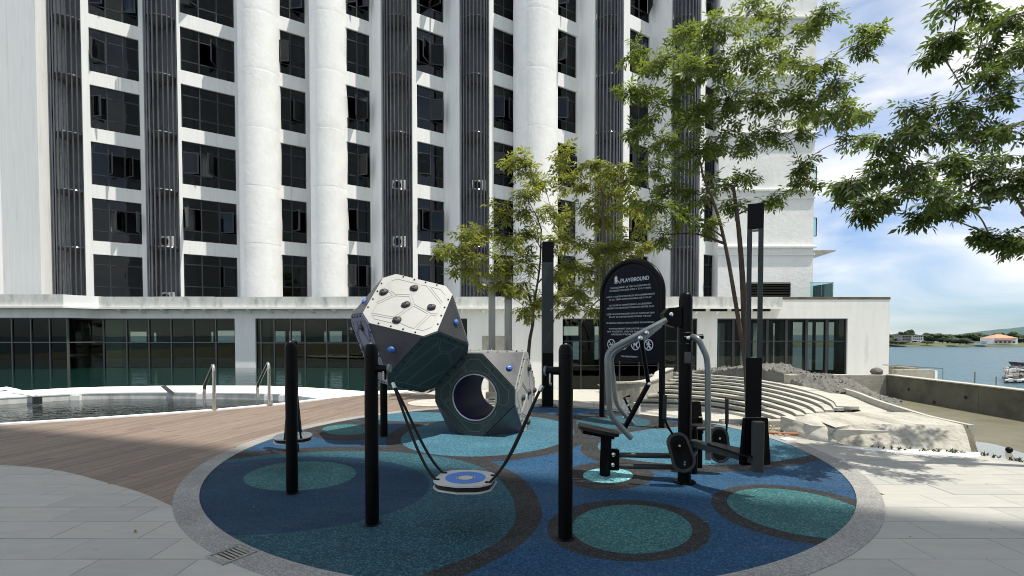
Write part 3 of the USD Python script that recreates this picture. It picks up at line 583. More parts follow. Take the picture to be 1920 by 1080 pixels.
def window(parent, T, u0, u1, z0, h, cols, merge, k, depth=-.1):
    W = u1 - u0; fb = .045; zt = [0, .58, 1.80, h]
    us = [u0 + W * i / cols for i in range(cols + 1)]
    fr = MB()
    def bar(a, b, c, d_, lo=depth - .05, hi=depth): fr.prism(sbox(a, b, c, d_), lo, hi, T)
    bar(u0, z0, u1, z0 + fb); bar(u0, z0 + h - fb, u1, z0 + h); bar(u0, z0, u0 + fb, z0 + h); bar(u1 - fb, z0, u1, z0 + h)
    for q in us[1:-1]: bar(q - .028, z0 + fb, q + .028, z0 + h - fb)
    for q in zt[1:3]: bar(u0 + fb, z0 + q - .025, u1 - fb, z0 + q + .025)
    win = part(parent, 'window', fr, 'window_frame')
    allp = MB()
    for i in range(cols):
        a, b = us[i] + .03, us[i + 1] - .03
        for j in range(3):
            lo, hi = z0 + zt[j] + .03, z0 + zt[j + 1] - .03
            opened = j == 1 and tr.uniform() < (.42 if cols == 3 else .5)
            if opened:
                # a side-hung sash, swung outwards
                left = tr.uniform() < .65; th = math.radians(tr.uniform(18, 75)) * (1 if left else -1)
                L = b - a; hp = a if left else b; s = MB(); sgn = 1 if left else -1
                R = np.eye(4); c_, s_ = math.cos(th), math.sin(th)
                M = T @ np.array([[c_, 0, s_, hp], [0, 1, 0, 0], [-s_ if False else s_, 0, c_, depth], [0, 0, 0, 1.]])
                # local: x along sash from hinge, y up
                x0, x1 = (0, L) if left else (-L, 0)
                ux = T[:3, :3] @ np.array([c_, 0, abs(s_)]) if left else T[:3, :3] @ np.array([c_, 0, -abs(s_)])
                o = (T @ np.array([hp, 0, depth, 1]))[:3]
                Ts = frame_T(o, ux, (0, 0, 1))
                ringp = sbox(x0, lo, x1, hi).difference(sbox(x0 + .05, lo + .05, x1 - .05, hi - .05))
                sash = part(win, 'sash', s.prism(ringp, -.02, .025, Ts).prism(sbox(x0 + .045, lo + .045, x1 - .045, hi - .045), -.003, .003, Ts) if merge else s.prism(ringp, -.02, .025, Ts), 'window_frame')
                g = MB().prism(sbox(x0 + .045, lo + .045, x1 - .045, hi - .045), 0, .006, Ts)
            else:
                g = MB().prism(sbox(a, lo, b, hi), depth - .03, depth - .024, T)
            if merge: allp.add(*g.mesh())
            else: part(win, 'pane', g, 'glass_dark')
    if merge: part(win, 'glazing', allp, 'glass_dark')
    if tr.uniform() < .3 or (k == 0 and cols == 2):
        a = us[tr.integers(cols)]; cw = W / cols * tr.uniform(.5, 1)
        pts_ = [(a + cw * t, .03 * math.sin(t * 40)) for t in np.linspace(0, 1, 24)]
        mb = MB(); v = [(T @ np.array([p[0], zz, depth - .28 + p[1], 1]))[:3] for zz in (z0 + .05, z0 + h - .05) for p in pts_]
        part(win, 'curtain', mb.add(v, [(i, i + 1, 25 + i, 24 + i) for i in range(23)]), 'curtain')
FLO = range(6)
bay(163, 178, 270, 278, 3, FLO); bay(340, 347, 447, 452, 3, FLO); bay(505, 522, 578, None, 2, FLO); bay(640, 651, 697, 717, 2, FLO)
bay(775, 784, 834, 862, 2, FLO); bay(918, 926, 966, None, 2, FLO); bay(1030, 1045, 1080, 1113, 2, FLO); bay(1167, 1178, 1215, 1255, 2, FLO, merge=True); bay(1310, 1318, 1341, None, 2, FLO, merge=True)
# rough round columns
for pc, pr in ((487, 37), (616.5, 34), (1003, 41)):
    r = pr / F_PX * (YF - .2); zz = np.sort(np.r_[np.linspace(3.2, TOP, 60), *[[Z0 - .3 + FL * k_ + d_ for d_ in (-.025, 0, .025)] for k_ in range(7)]]); seam = lambda z: .011 * max(0, 1 - abs(((z - Z0 + .3 + FL / 2) % FL) - FL / 2) / .02); th = np.linspace(0, 2 * PI, 56, endpoint=False)
    v = np.array([[XF(pc) + (r - seam(z) + .03 * (meshkit.noise(np.array([math.cos(t) * 2, math.sin(t) * 2, z * 1.3])) - .5)) * math.cos(t), YF + .35 + (r - seam(z)) * math.sin(t), z] for z in zz for t in th])
    m = len(th); f = [(i * m + k, i * m + (k + 1) % m, (i + 1) * m + (k + 1) % m, (i + 1) * m + k) for i in range(len(zz) - 1) for k in range(m)]
    part(tower, 'round_column', MB().add(v, np.array(f)), 'white_stucco', smooth=True)
# screens of dark vertical tubes, half round, with a floor ledge at each storey
screens = []
for pa, pb in ((103, 163), (277, 340), (717, 775), (862, 918), (1113, 1167), (1255, 1310)):
    xa, xb = XF(pa), XF(pb); cx_, r = (xa + xb) / 2, (xb - xa) / 2 - .05; cy_ = YF + .28; screens.append((cx_, cy_, r))
    part(tower, 'recess_wall', MB().span((xa - .1, YF + .75, 3.2), (xb + .25, YF + .95, TOP)), 'grey_backing')
    sc = part(tower, 'screen_frame', MB().span((xa - .02, YF + .70, 3.3), (xb + .02, YF + .745, 3.4)), 'grey_backing')
    t = np.linspace(PI, 2 * PI, 20); poly = Polygon([(cx_ + (r - .06) * math.cos(a), cy_ + (r - .06) * .95 * math.sin(a)) for a in t] + [(cx_ + r - .06, YF + .74), (cx_ - r + .06, YF + .74)])
    for k in range(7): part(sc, 'ledge', MB().prism(poly, Z0 - .5 + k * FL, Z0 - .4 + k * FL), 'grey_backing')
    for i in range(13):
        a = PI + PI * i / 12; part(sc, 'tube', MB().tube([(cx_ + r * math.cos(a), cy_ + r * .95 * math.sin(a), 3.3), (cx_ + r * math.cos(a), cy_ + r * .95 * math.sin(a), TOP)], .045, 8), 'steel_tube_dark', smooth=40)
    for k in range(6):
        if k % 1 == 0:
            rg = MB(); t = np.linspace(PI, 2 * PI, 20); z = Z0 - .45 + k * FL
            rg.tube([(cx_ + (r - .05) * math.cos(a), cy_ + (r - .05) * .95 * math.sin(a), z) for a in t], .04, 6); part(sc, 'hoop', rg, 'steel_tube_dark')
def condenser(loc, lab):
    t = thing('air_conditioner', lab, 'air conditioner', 'air conditioners behind the tube screens', loc)
    part(t, 'housing', MB().box((0, 0, .3), (.78, .3, .58), ch=.02), 'plant_unit')
    part(t, 'fan_grille', MB().tube([(-.12, -.155, .3), (-.12, -.175, .3)], .22, 20), 'dark_coat'); part(t, 'bracket', MB().box((0, 0, -.02), (.7, .28, .05)), 'dark_coat')
AC = [(1, 0, 'lower box of the grey air conditioners behind the second tube screen from the left'), (1, 1, 'air conditioner one floor up behind the second tube screen from the left'),
      (2, 1, 'pale air conditioner behind the tube screen just above the upper climbing cube'), (2, 2, 'pale air conditioner two floors above the cube behind the third tube screen'),
      (3, 2, 'air conditioner behind the tube screen left of the widest round column'), (3, 1, 'air conditioner below another behind the screen left of the widest column')]
for si, k, lab in AC:
    cx_, cy_, r = screens[si]; z = Z0 - .4 + k * FL + .05; condenser((cx_ + (.08 if si < 3 else .25), cy_ + .05, z), lab)
# left end: a lit splinter, a shaded wall and a narrow recess with small windows
p = [np.array(q) for q in ((XF(-330), YF - .9), (XF(20), YF - .35), (XF(79, YF - .95), YF - .95), (XF(79, YF - .95) + .05, YF + 1.2), (XF(-330), YF + 1.2))]
part(tower, 'end_wall', MB().prism(Polygon([(p[0][0], p[0][1] - 4.5), *p[1:]]), 3.2, TOP), 'white_paint')
Tn = frame_T((XF(76, YF + .9), YF + .9, 0), (1, 0, 0), (0, 0, 1)); wl = XF(86, YF + .9) - XF(76, YF + .9); wr = XF(106, YF + .9) - XF(76, YF + .9)
wall = sbox(-.4, 3.2, wr + .5, TOP)
for k in FLO: wall = wall.difference(sbox(wl, Z0 + k * FL + .1, wr, Z0 + k * FL + WH))
part(tower, 'recess_wall', MB().prism(wall, -.2, 0, Tn), 'white_paint')
for k in FLO: window(tower, Tn, wl, wr, Z0 + k * FL + .1, WH - .1, 1, True, 9)
# right end: plain wall with floor ledges, louvre, canopy
xe0, xe1 = XF(1345), XF(1523, YF)
part(tower, 'end_wall', MB().span((xe0, YF, 3.2), (xe1, YF + 7, TOP)), 'white_stucco')
for xx in (xe0 + .4, (xe0 + xe1) / 2, xe1 - .4): part(tower, 'pier', MB().span((xx - .2, YF + 5.5, -7), (xx + .2, YF + 6, 3.2)), 'white_paint')
for k in range(7):
    z = 3.0 + k * FL
    if k:
        part(tower, 'ledge', MB().span((xe0 - .05, YF - .16, z + .28), (xe1 + .12, YF + .01, z + .40), ch=.02), 'white_paint'); part(tower, 'ledge', MB().span((xe0 - .03, YF - .09, z - .12), (xe1 + .05, YF + .01, z - .03), ch=.02), 'white_paint')
lv = MB(); x0, x1 = XF(1398), XF(1481)
for k in range(8): lv.box(((x0 + x1) / 2, YF - .05, 3.8 + k * .09), (x1 - x0, .1, .012), R=rot((1, 0, 0), .7))
part(tower, 'louvre', lv, 'dark_coat'); part(tower, 'louvre_back', MB().span((x0, YF - .012, 3.7), (x1, YF + .02, 4.5)), 'dark_room')
for py0, py1 in ((408, 443), (312, 348), (212, 252)):
    a, b = A(1525, py0, YF + .8), A(1531.5, py1, YF + .8); s = sbox(a[0], b[2], b[0], a[2])
    T2 = frame_T((0, YF + .8, 0), (1, 0, 0), (0, 0, 1)); sh = part(tower, 'open_sash', MB().prism(s.difference(s.buffer(-.035)), -.05, 0, T2), 'window_frame'); part(sh, 'pane', MB().prism(s.buffer(-.03), -.03, -.02, T2), 'glass_clear')
a, b = A(1520, 469, YF + .5), A(1567, 469, YF + .5); c = A(1520, 486, YF + .5)
part(tower, 'canopy', MB().prism(Polygon([(a[0], c[2]), (b[0], a[2] - .06), (b[0], a[2]), (a[0], a[2])]), -2.4, 0, frame_T((0, YF + .5, 0), (1, 0, 0), (0, 0, 1))), 'bare_concrete')
# rooms behind the windows
for k in range(7): part(tower, 'floor_slab', MB().span((XF(80), YF + 1.8, Z0 - .5 + k * FL), (xe0 + .2, YF + 4.4, Z0 - .3 + k * FL)), 'dark_room')
part(tower, 'inner_wall', MB().span((XF(60), YF + 4.4, 3.2), (xe0 + .2, YF + 4.6, TOP)), 'dark_room')
part(tower, 'roof', MB().span((XF(-330), YF + .6, TOP), (xe1, YF + 7, TOP + .3)), 'white_paint')
for i, px in enumerate((274, 449, 581, 707, 848, 964, 1098, 1235)):
    xx = XF(px, YF + 1.4); part(tower, 'party_wall', MB().span((xx, YF + 1.8, 3.2), (xx + .15, YF + 4.4, TOP)), 'dark_room')

# ================================================================ the long low building in front of it
YP = 25.0; pod = thing('podium_building', 'long low white building with dark glass walls at the foot of the tower', 'building')
XPx = lambda px, Y=YP: A(px, 600, Y)[0]
xL, xR = -41.0, A(1668, 600, YP)[0]
XJ0, XJ1, YJ = XPx(126, 23.9), XPx(190), 23.9
zt, zg = 2.43, 2.97
front = sbox(XJ1, -1.6, xR, zg)
op2, op3, op4 = sbox(XPx(478), -.9, XPx(876), zt), sbox(XPx(1055), -1.17, XPx(1308), zt), sbox(XPx(1345), -.75, XPx(1590), zt)
front = front.difference(sbox(XJ1 - 1, -2, XPx(440), zt)).difference(op2).difference(op3).difference(op4)
TP = frame_T((0, YP, 0), (1, 0, 0), (0, 0, 1))
part(pod, 'front_wall', MB().prism(front, -.3, 0, TP), 'podium_paint')
line = [(xL, YJ), (XJ0, YJ), (XJ1, YP)]
part(pod, 'fascia', MB().prism(Polygon(line + [(XJ1, YP + .3), (XJ0, YJ + .35), (xL, YJ + .3)]), zt, zg), 'podium_paint')
part(pod, 'parapet', MB().prism(Polygon([(xL, YJ - .3), (XJ0 + .1, YJ - .3), (XJ0 + .1, YJ + .02), (XJ0 + .1, YJ + .3), (xL, YJ + .3)]), zg + .002, 3.53), 'parapet_concrete')
part(pod, 'parapet', MB().prism(Polygon([(XJ0 + .103, YJ - .3), (XJ1 + .1, YP - .25), (XJ1 + .1, YP + .1), (XJ0 + .103, YJ + .1)]), zg + .002, 3.52), 'paint_white')
xa, xb, n_ = XJ1 + .103, XPx(1462), 12
for k in range(n_):
    a, b = xa + (xb - xa) * k / n_ + .004, xa + (xb - xa) * (k + 1) / n_ - .004
    part(pod, 'parapet', MB().span((a, YP - .25, zg + .002), (b, YP + .1, 3.50 + .008 * math.sin(k * 2.1))), 'parapet_concrete')
part(pod, 'parapet', MB().span((xb + .003, YP, zg + .002), (xR, YP + .25, 3.38)), 'podium_paint'); part(pod, 'parapet_cap', MB().span((xb + .003, YP - .02, 3.382), (xR + .02, YP + .27, 3.51), ch=.008), 'stained_shaded_concrete')
part(pod, 'drip_ledge', MB().prism(Polygon([(xL, YJ - .42), (XJ0 + .16, YJ - .42), (XJ1 + .16, YP - .40), (xb, YP - .40), (xb, YP + .05), (XJ1, YP + .05), (XJ0, YJ + .05), (xL, YJ + .05)]), zg - .085, zg), 'podium_paint')
for k in range(31):
    px = 232 + k * 39.7
    if px > 1460: break
    xx = XPx(px); right = px > 1290
    part(pod, 'bracket', MB().prism(Polygon([(YP - .34, zg - .086), (YP - .34, zg - .15), (YP - .02, zg - .30), (YP, zg - .30), (YP, zg - .086)]), -.07, .07, frame_T((xx, 0, 0), (0, 1, 0), (0, 0, 1))), 'podium_paint')
    if right: part(pod, 'bracket_plate', MB().span((xx - .45, YP - .44, zg - .20), (xx + .35, YP - .28, zg - .09)), 'dark_coat')
XM = XPx(1326); part(pod, 'roof', MB().prism(Polygon([(xL, YJ + .3), (XJ0, YJ + .3), (XJ1, YP + .2), (xR - .2, YP + .2), (xR - .2, 27.4), (XM, 27.4), (XM, 33), (xL, 33)]), 2.7, 3.22), 'grey_backing'); part(pod, 'inner_wall', MB().span((XM - .2, 25.4, -1.6), (XM, 32.5, 2.69)), 'room_wall')
part(pod, 'side_wall', MB().span((xR - .3, YP + .26, -1.6), (xR, 27.4, 3.38)), 'podium_paint')
part(pod, 'inner_floor', MB().span((xL, 25.35, -1.4), (XPx(1000), 33, -.22)), 'room_wall'); part(pod, 'inner_floor', MB().prism(Polygon([(XPx(1000) + .01, 25.35), (xR - .31, 25.35), (xR - .31, 27.3), (XM, 27.3), (XM, 33), (XPx(1000) + .01, 33)]), -1.5, -1.1), 'room_wall')
YB = 32.6
holes = [(240, 275, 622, 641), (285, 293, 624, 641), (338, 342, 620, 641), (393, 400, 622, 641), (405, 440, 620, 641), (510, 535, 621, 641), (540, 564, 621, 641), (606, 612, 622, 641), (616, 641, 621, 641), (690, 720, 621, 641), (760, 790, 621, 641),
         (1057, 1085, 612, 630), (1074, 1086, 640, 684), (1115, 1123, 612, 684), (1195, 1204, 612, 684), (1255, 1264, 622, 660),
         (1346, 1361, 606, 690), (1389, 1403, 606, 692), (1412, 1427, 606, 692), (1443, 1455, 606, 692), (1487, 1507, 604, 694), (1515, 1526, 604, 694), (1530, 1547, 604, 694), (1554, 1567, 604, 694)]
bw, bw2, YB2 = sbox(xL, -1.5, XM, 2.69), sbox(XM, -1.5, xR - .31, 2.69), 27.1
for a, b, c, d_ in holes:
    yb = YB if a < 1330 else YB2; p0, p1 = A(a, c, yb), A(b, d_, yb)
    if a < 1330: bw = bw.difference(sbox(p0[0], p1[2], p1[0], p0[2]))
    else: bw2 = bw2.difference(sbox(p0[0], p1[2], p1[0], p0[2]))
part(pod, 'back_wall', MB().prism(bw2, -.2, 0, frame_T((0, YB2, 0), (1, 0, 0), (0, 0, 1))), 'room_wall')
part(pod, 'back_wall', MB().prism(bw, -.2, 0, frame_T((0, YB, 0), (1, 0, 0), (0, 0, 1))), 'room_wall')
for pa, pb in ((197, 233), (484, 509)): part(pod, 'inner_column', MB().span((XPx(pa, 25.9), 25.7, -.3), (XPx(pb, 25.9), 26.3, 2.7)), 'podium_paint')
for px in (1364, 1430, 1462): part(pod, 'inner_curtain', MB().span((XPx(px, 26.6), 26.55, -.9), (XPx(px, 26.6) + (.55 if px < 1500 else .3), 26.6, 2.35)), 'curtain')
def glaze(P0, P1, xs, z0, z1, trans, mul=.045):
    """Curtain wall from P0 to P1: mullions at fractions xs, transoms at trans."""
    P0, P1 = np.array([*P0, 0.]), np.array([*P1, 0.]); L = np.linalg.norm(P1 - P0); T = frame_T(P0, P1 - P0, (0, 0, 1)); g = thing('glazing', parent=pod)
    zs = [z0, *trans, z1]
    for q in xs: part(g, 'mullion', MB().prism(sbox(q * L - mul / 2, z0, q * L + mul / 2, z1), -.08, .03, T), 'mullion_grey' if mul < .06 else 'window_frame')
    part(g, 'rail', MB().prism(sbox(0, z1 - .06, L, z1), -.07, .02, T), 'window_frame')
    for t in trans: part(g, 'rail', MB().prism(sbox(0, t - .022, L, t + .022), -.07, .022, T), 'mullion_grey' if mul < .06 else 'window_frame')
    for i in range(len(xs) - 1):
        for j in range(len(zs) - 1): part(g, 'pane', MB().prism(sbox(xs[i] * L + mul / 2 - .006, zs[j] + .01, xs[i + 1] * L - mul / 2 + .006, zs[j + 1] - .01), -.03, -.022, T), 'glass_podium')
def fr(pxs, Y=YP):
    X_ = np.array([XPx(p, Y) for p in pxs]); return (X_ - X_[0]) / (X_[-1] - X_[0])
q = [-260, -222, -186, -150, -116, -82, -48, -14, 22, 58, 93, 126]; glaze((XPx(-260, 24.05), 24.05), (XPx(126, 24.05), 24.05), fr(q, 24.05), -1.0, zt, [1.24])
glaze((XPx(126, 24.06), 24.06), (XJ1, YP + .12), [0, 1], -1.0, zt, [1.24])
q = [190, 234, 276, 318, 360, 402, 440]; glaze((XPx(190), YP + .12), (XPx(440), YP + .12), fr(q), -1.0, zt, [1.22])
q = [478, 487, 512, 543, 570, 611, 651, 693, 735, 777, 819, 876]; glaze((XPx(478), YP + .12), (XPx(876), YP + .12), fr(q), -.9, zt, [1.20])
q = [1055, 1090, 1126, 1163, 1200, 1236, 1272, 1308]; glaze((XPx(1055), YP + .12), (XPx(1308), YP + .12), fr(q), -1.17, zt, [.05, 1.28], .06)
q = [1345, 1377, 1407, 1441, 1477, 1515, 1553, 1590]; glaze((XPx(1345), YP + .12), (XPx(1590), YP + .12), fr(q), -.75, zt, [1.28], .13)
p0, p1 = A(904, 630, YP), A(950, 656, YP); part(pod, 'wall_panel', MB().span((p0[0], YP - .03, p1[2]), (p1[0], YP + .05, p0[2]), ch=.006), 'bare_concrete')
p0, p1 = A(1519, 530, 26.6), A(1562, 556, 26.6)
rl = thing('glass_railing', 'pale green glass balustrade on the roof edge right of the tower', 'railing'); 
for k in range(2):
    a = p0[0] + (p1[0] - p0[0]) * k / 2 + .02; b = p0[0] + (p1[0] - p0[0]) * (k + 1) / 2 - .02; part(rl, 'pane', MB().span((a, 26.6, 3.22), (b, 26.615, p0[2] - .02)), 'glass_clear')
part(rl, 'pane', MB().span((p1[0], 26.62, 3.22), (p1[0] + .015, 28.5, p0[2])), 'glass_clear'); part(rl, 'top_rail', MB().span((p0[0], 26.59, p0[2]), (p1[0] + .02, 26.625, p0[2] + .025)), 'silver_coat')
# the tower behind the camera whose shadow lies across the foreground
s0, s1, HT = G(0, 799), G(1920, 981), 55.0; du = (s1 - s0) / np.linalg.norm(s1 - s0); dn = np.array([du[1], -du[0]])
c0 = s0 - du * 2 + SUN[:2] / SUN[2] * HT
cb = thing('neighbouring_tower', 'tall pale neighbouring tower that shades the near half of the playground', 'building')
part(cb, 'wall', MB().prism(Polygon([c0, c0 + du * 34, c0 + du * 34 + dn * 34, c0 + np.array([4, -34]), c0 + np.array([1.5, -9])]), -6, HT), 'caster_wall')
# ================================================================ beyond the site: terrace, raft, far shore
tw = thing('terrace_wall', 'short grey concrete wall with thin railing beyond the retaining wall', 'wall')
a, b = A(1681, 693, 22), A(1752, 706, 22); part(tw, 'wall_body', MB().span((a[0], 22, -7), (b[0], 22.3, a[2])), 'bare_concrete'); part(tw, 'pale_end', MB().span((b[0] + .003, 21.98, -7), (b[0] + .12, 22.32, a[2] - .05)), 'paint_white')
a, b = A(1655, 684, 23), A(1768, 691, 20.5); part(tw, 'handrail', MB().tube([a, b, b - [0, 0, 1.2]], .018, 6), 'silver_coat')
for px, py in ((1828, 697), (1868, 706)): p = A(px, py, 17.5); part(tw, 'railing_post', MB().tube([p, p - [0, 0, 6]], .02, 6), 'silver_coat')
rf = np.random.default_rng(3); raft = thing('raft', 'cluttered floating timber raft moored on the water at the far right', 'raft')
o = A(1884, 718, 78); o[2] = -6
def rp(x_, y_, z_): return o + np.array([x_ + y_ * 1.0, y_, z_])
part(raft, 'deck', MB().prism(Polygon([rp(0, 0, 0)[:2], rp(9, 0, 0)[:2], rp(9, 2.5, 0)[:2], rp(.3, 2.5, 0)[:2]]), -5.75, -5.45), 'raft_pale'); part(raft, 'upper_deck', MB().prism(Polygon([rp(-.2, 2.6, 0)[:2], rp(9, 2.6, 0)[:2], rp(9, 9, 0)[:2], rp(.8, 9, 0)[:2]]), -5.2, -4.9), 'raft_wood')
for k in range(7): part(raft, 'float', MB().tube([rp(.3 + k * 1.3, -.1, .1), rp(.3 + k * 1.3, 2.4, .1)], .3, 10), 'raft_dark')
for k in range(18): p = rp(rf.uniform(0, 6), rf.uniform(0, 9), 0); part(raft, 'post', MB().tube([p, p + [rf.normal(0, .1), 0, rf.uniform(1.2, 2.6)]], .06, 6), 'raft_wood')
for k in range(60):
    y_ = rf.uniform(0, 9); p = rp(rf.uniform(0, 5), y_, rf.uniform(.6, 1.0) + (1.0 if y_ > 2.6 else 0)); part(raft, 'clutter', MB().box(p, rf.uniform(.15, .75, 3), R=rot((0, 0, 1), rf.uniform(0, 3)), ch=.03), ['raft_pale', 'raft_wood', 'raft_dark', 'raft_wood'][rf.integers(4)])
part(raft, 'roof_sheet', MB().box(rp(2.6, 8, 2.9), (3.4, 2.4, .1), R=rot((0, 1, 0), .06)), 'raft_pale')
part(None, 'boat', MB().add(*(lambda v: (v, [[0, 1, 2, 3], [4, 5, 1, 0], [5, 6, 2, 1], [6, 7, 3, 2], [7, 4, 0, 3]]))(A(1915, 716, 120) * [1, 1, 0] + np.array([[-2.2, 0, -5.9], [3, -.6, -5.9], [3, .6, -5.9], [-2.2, .3, -5.9], [-3.2, 0, -4.8], [3.4, -.9, -5.0], [3.4, .9, -5.0], [-3.0, .4, -4.8]]))), 'raft_dark', label='dark small boat behind the raft at the far right', cat='boat')
def far_tree(name, lab, grp, px, py_top, w_px, Y, mat, seed):
    r_ = np.random.default_rng(seed); top = A(px, py_top, Y); base = np.array([top[0], Y, -4.4]); h = top[2] - base[2]; w_ = w_px / F_PX * Y * .68
    t = thing(name, lab, 'tree', grp, base); part(t, 'trunk', MB().tube([(0, 0, -.3), (0, 0, h * .6)], [.35, .2], 6), 'bark'); m = MB()
    for k in range(16):
        a, e = r_.uniform(0, 2 * PI), r_.uniform(-.6, 1); c = np.array([math.cos(a) * w_ * .62 * r_.uniform(.3, 1), math.sin(a) * w_ * .5, h * (.58 + .28 * e)]); ic = trimesh.creation.icosphere(2); s_ = r_.uniform(.28, .5)
        v = ic.vertices * [w_ * s_, w_ * s_, h * s_ * .55] + c; v += (meshkit.fbm(v * .9 + seed, 3)[:, None] - .5) * ic.vertices * min(w_, h) * .5; m.add(v, ic.faces)
    part(t, 'crown', m, mat)
FT = [(1672, 628, 24), (1688, 632, 30), (1700, 622, 22), (1712, 629, 20), (1742, 626, 18), (1750, 632, 34), (1768, 628, 26), (1776, 634, 26), (1790, 630, 26), (1806, 629, 24), (1800, 636, 24), (1830, 627, 26), (1840, 630, 30), (1852, 633, 24), (1812, 639, 20), (1874, 627, 18), (1900, 625, 22), (1912, 631, 26), (1924, 634, 24), (1940, 630, 30), (1738, 640, 18), (1680, 640, 30), (1660, 634, 28), (1960, 628, 30)]
ORD = ['first', 'second', 'third', 'fourth', 'fifth', 'sixth', 'seventh', 'eighth', 'ninth', 'tenth', 'eleventh', 'twelfth', 'thirteenth', 'fourteenth', 'fifteenth', 'sixteenth', 'seventeenth', 'eighteenth', 'nineteenth', 'twentieth', 'last']
FT.sort(); cnt = {True: 0, False: 0}
for k, (px, py, w_) in enumerate(FT):
    near = py > 635; w1 = ORD[cnt[near]]; cnt[near] += 1; far_tree('shore_tree', f'low bush, {w1} from the left at the water edge of the far shore' if near else f'dark tree, {w1} from the left in the tree line of the far shore', 'bushes at the water edge of the far shore' if near else 'trees along the far shore', px, py - 1, w_, 322 if near else 345 + 12 * (k % 3), 'far_green' if k % 2 else 'far_green_dark', 100 + k)
def house(name, lab, px0, px1, py0, py1, Y, wall, roof, rows, hip):
    a, b = A(px0, py0, Y), A(px1, py1, Y); W, z0, z1 = b[0] - a[0], b[2], a[2]; t = thing(name, lab, 'house', loc=((a[0] + b[0]) / 2, Y, z0)); H_ = z1 - z0; wh = H_ * (.62 if hip else .9)
    part(t, 'wall', MB().span((-W / 2, 0, -.5), (W / 2, 9, wh)), wall)
    if hip: part(t, 'roof', MB().add([(-W * .44, -.6, wh), (W * .46, -.6, wh), (W * .46, 9.6, wh), (-W * .44, 9.6, wh), (-W * .12, 4.5, H_), (W * .1, 4.5, H_)], [[0, 1, 5], [0, 5, 4], [1, 2, 5], [2, 3, 4], [2, 4, 5], [3, 0, 4]]), roof); part(t, 'verandah_roof', MB().span((-W * .42, -2.4, wh * .62), (W * .3, -.01, wh * .7)), roof)
    else: part(t, 'roof', MB().span((-W / 2 - .5, -.8, wh + .003), (W / 2 + .5, 9.5, H_)), roof)
    for r_ in range(rows):
        for k in range(5): part(t, 'window', MB().span((-W * .42 + k * W * .18, -.06, wh * (.12 + .5 * r_ / max(rows - 1, 1) * (rows > 1))), (-W * .42 + k * W * .18 + W * .10, .04, wh * (.38 + .5 * r_ / max(rows - 1, 1) * (rows > 1)))), 'dark_room')
house('shore_house', 'cream house with an orange hipped roof on the far shore', 1862, 1908, 627, 644, 326, 'house_white', 'roof_orange', 1, True)
house('shore_house', 'flat roofed white two storey house among trees on the far shore', 1711, 1731, 628, 638, 336, 'house_white', 'house_grey', 2, False)
house('shore_house', 'grey flat roofed house left of the white house on the far shore', 1692, 1707, 628, 639, 337, 'house_grey', 'house_grey', 2, False)
house('shore_hut', 'tiny white hut by the water left of the orange roofed house', 1840, 1850, 640, 646, 321, 'house_white', 'house_grey', 1, False)
# ================================================================ playground equipment
def post(base, h=1.53, r=.0565, lab='', brackets=()):
    t = thing('swing_post', lab, 'post', 'black round posts on the rubber surface', loc=(*base, 0))
    prof = [(r, -.03), (r, h - .06), (r * .98, h - .045), (r * .86, h - .018), (r * .6, h - .004), (.0, h)]
    part(t, 'shaft', MB().lathe(prof, n=28), 'black_coat', smooth=40)
    part(t, 'collar_seam', MB().lathe([(r + .0015, h - .075), (r + .0015, h - .066)], n=28), 'dark_coat'); part(t, 'ground_ring', MB().lathe([(r, .0045), (r + .018, .0045), (r + .018, .008), (r, .014)], n=24), 'dark_coat'); part(t, 'top_bolt', MB().lathe([(.012, h - .002), (.012, h + .003), (0, h + .006)], n=10), 'chrome_bolt')
    for d_ in brackets:
        d_ = np.array(d_) / np.linalg.norm(d_); e = np.array([*d_, 0]); sd = np.array([-d_[1], d_[0], 0]); z = np.array([0, 0, h - .21])
        part(t, 'bracket', MB().tube([z + e * .03, z + e * .155], .032, 16), 'black_coat', smooth=40)
        part(t, 'bracket_cap', MB().tube([z + e * .155, z + e * .172], [.040, .034], 16), 'silver_coat', smooth=40)
        part(t, 'shackle', MB().tube(fillet([z + e * .12 - [0, 0, .02] + sd * .022, z + e * .12 - [0, 0, .11] + sd * .022, z + e * .12 - [0, 0, .11] - sd * .022, z + e * .12 - [0, 0, .02] - sd * .022], .02), .008, 8), 'chrome_bolt', smooth=50)
        part(t, 'hanger', MB().box(z + e * .12 - [0, 0, .05], (.03, .03, .09), ch=.004), 'black_coat')
    return t
pA, pB = G(698, 983), G(1060, 1010); pC = G(548, 925); pE = G(720, 818)
dAB = (pB - pA) / np.linalg.norm(pB - pA)
seat2 = np.array([-2.55, 5.82]); pD = np.array([(550 - CX) / F_PX * 6.75, 6.75]); dCD = (pD - pC) / np.linalg.norm(pD - pC)
post(pA, lab='black post holding the left ropes of the nearer silver swing seat', brackets=[dAB]); post(pB, lab='black post nearest the camera, right of the nearer swing seat', brackets=[-dAB])
post(pC, lab='leftmost black post, in front of the far round swing seat', brackets=[dCD]); post(pD, lab='black post hidden straight behind the leftmost post', brackets=[-dCD]); post(pE, lab='black post just left of the cubes, behind the swing ropes')
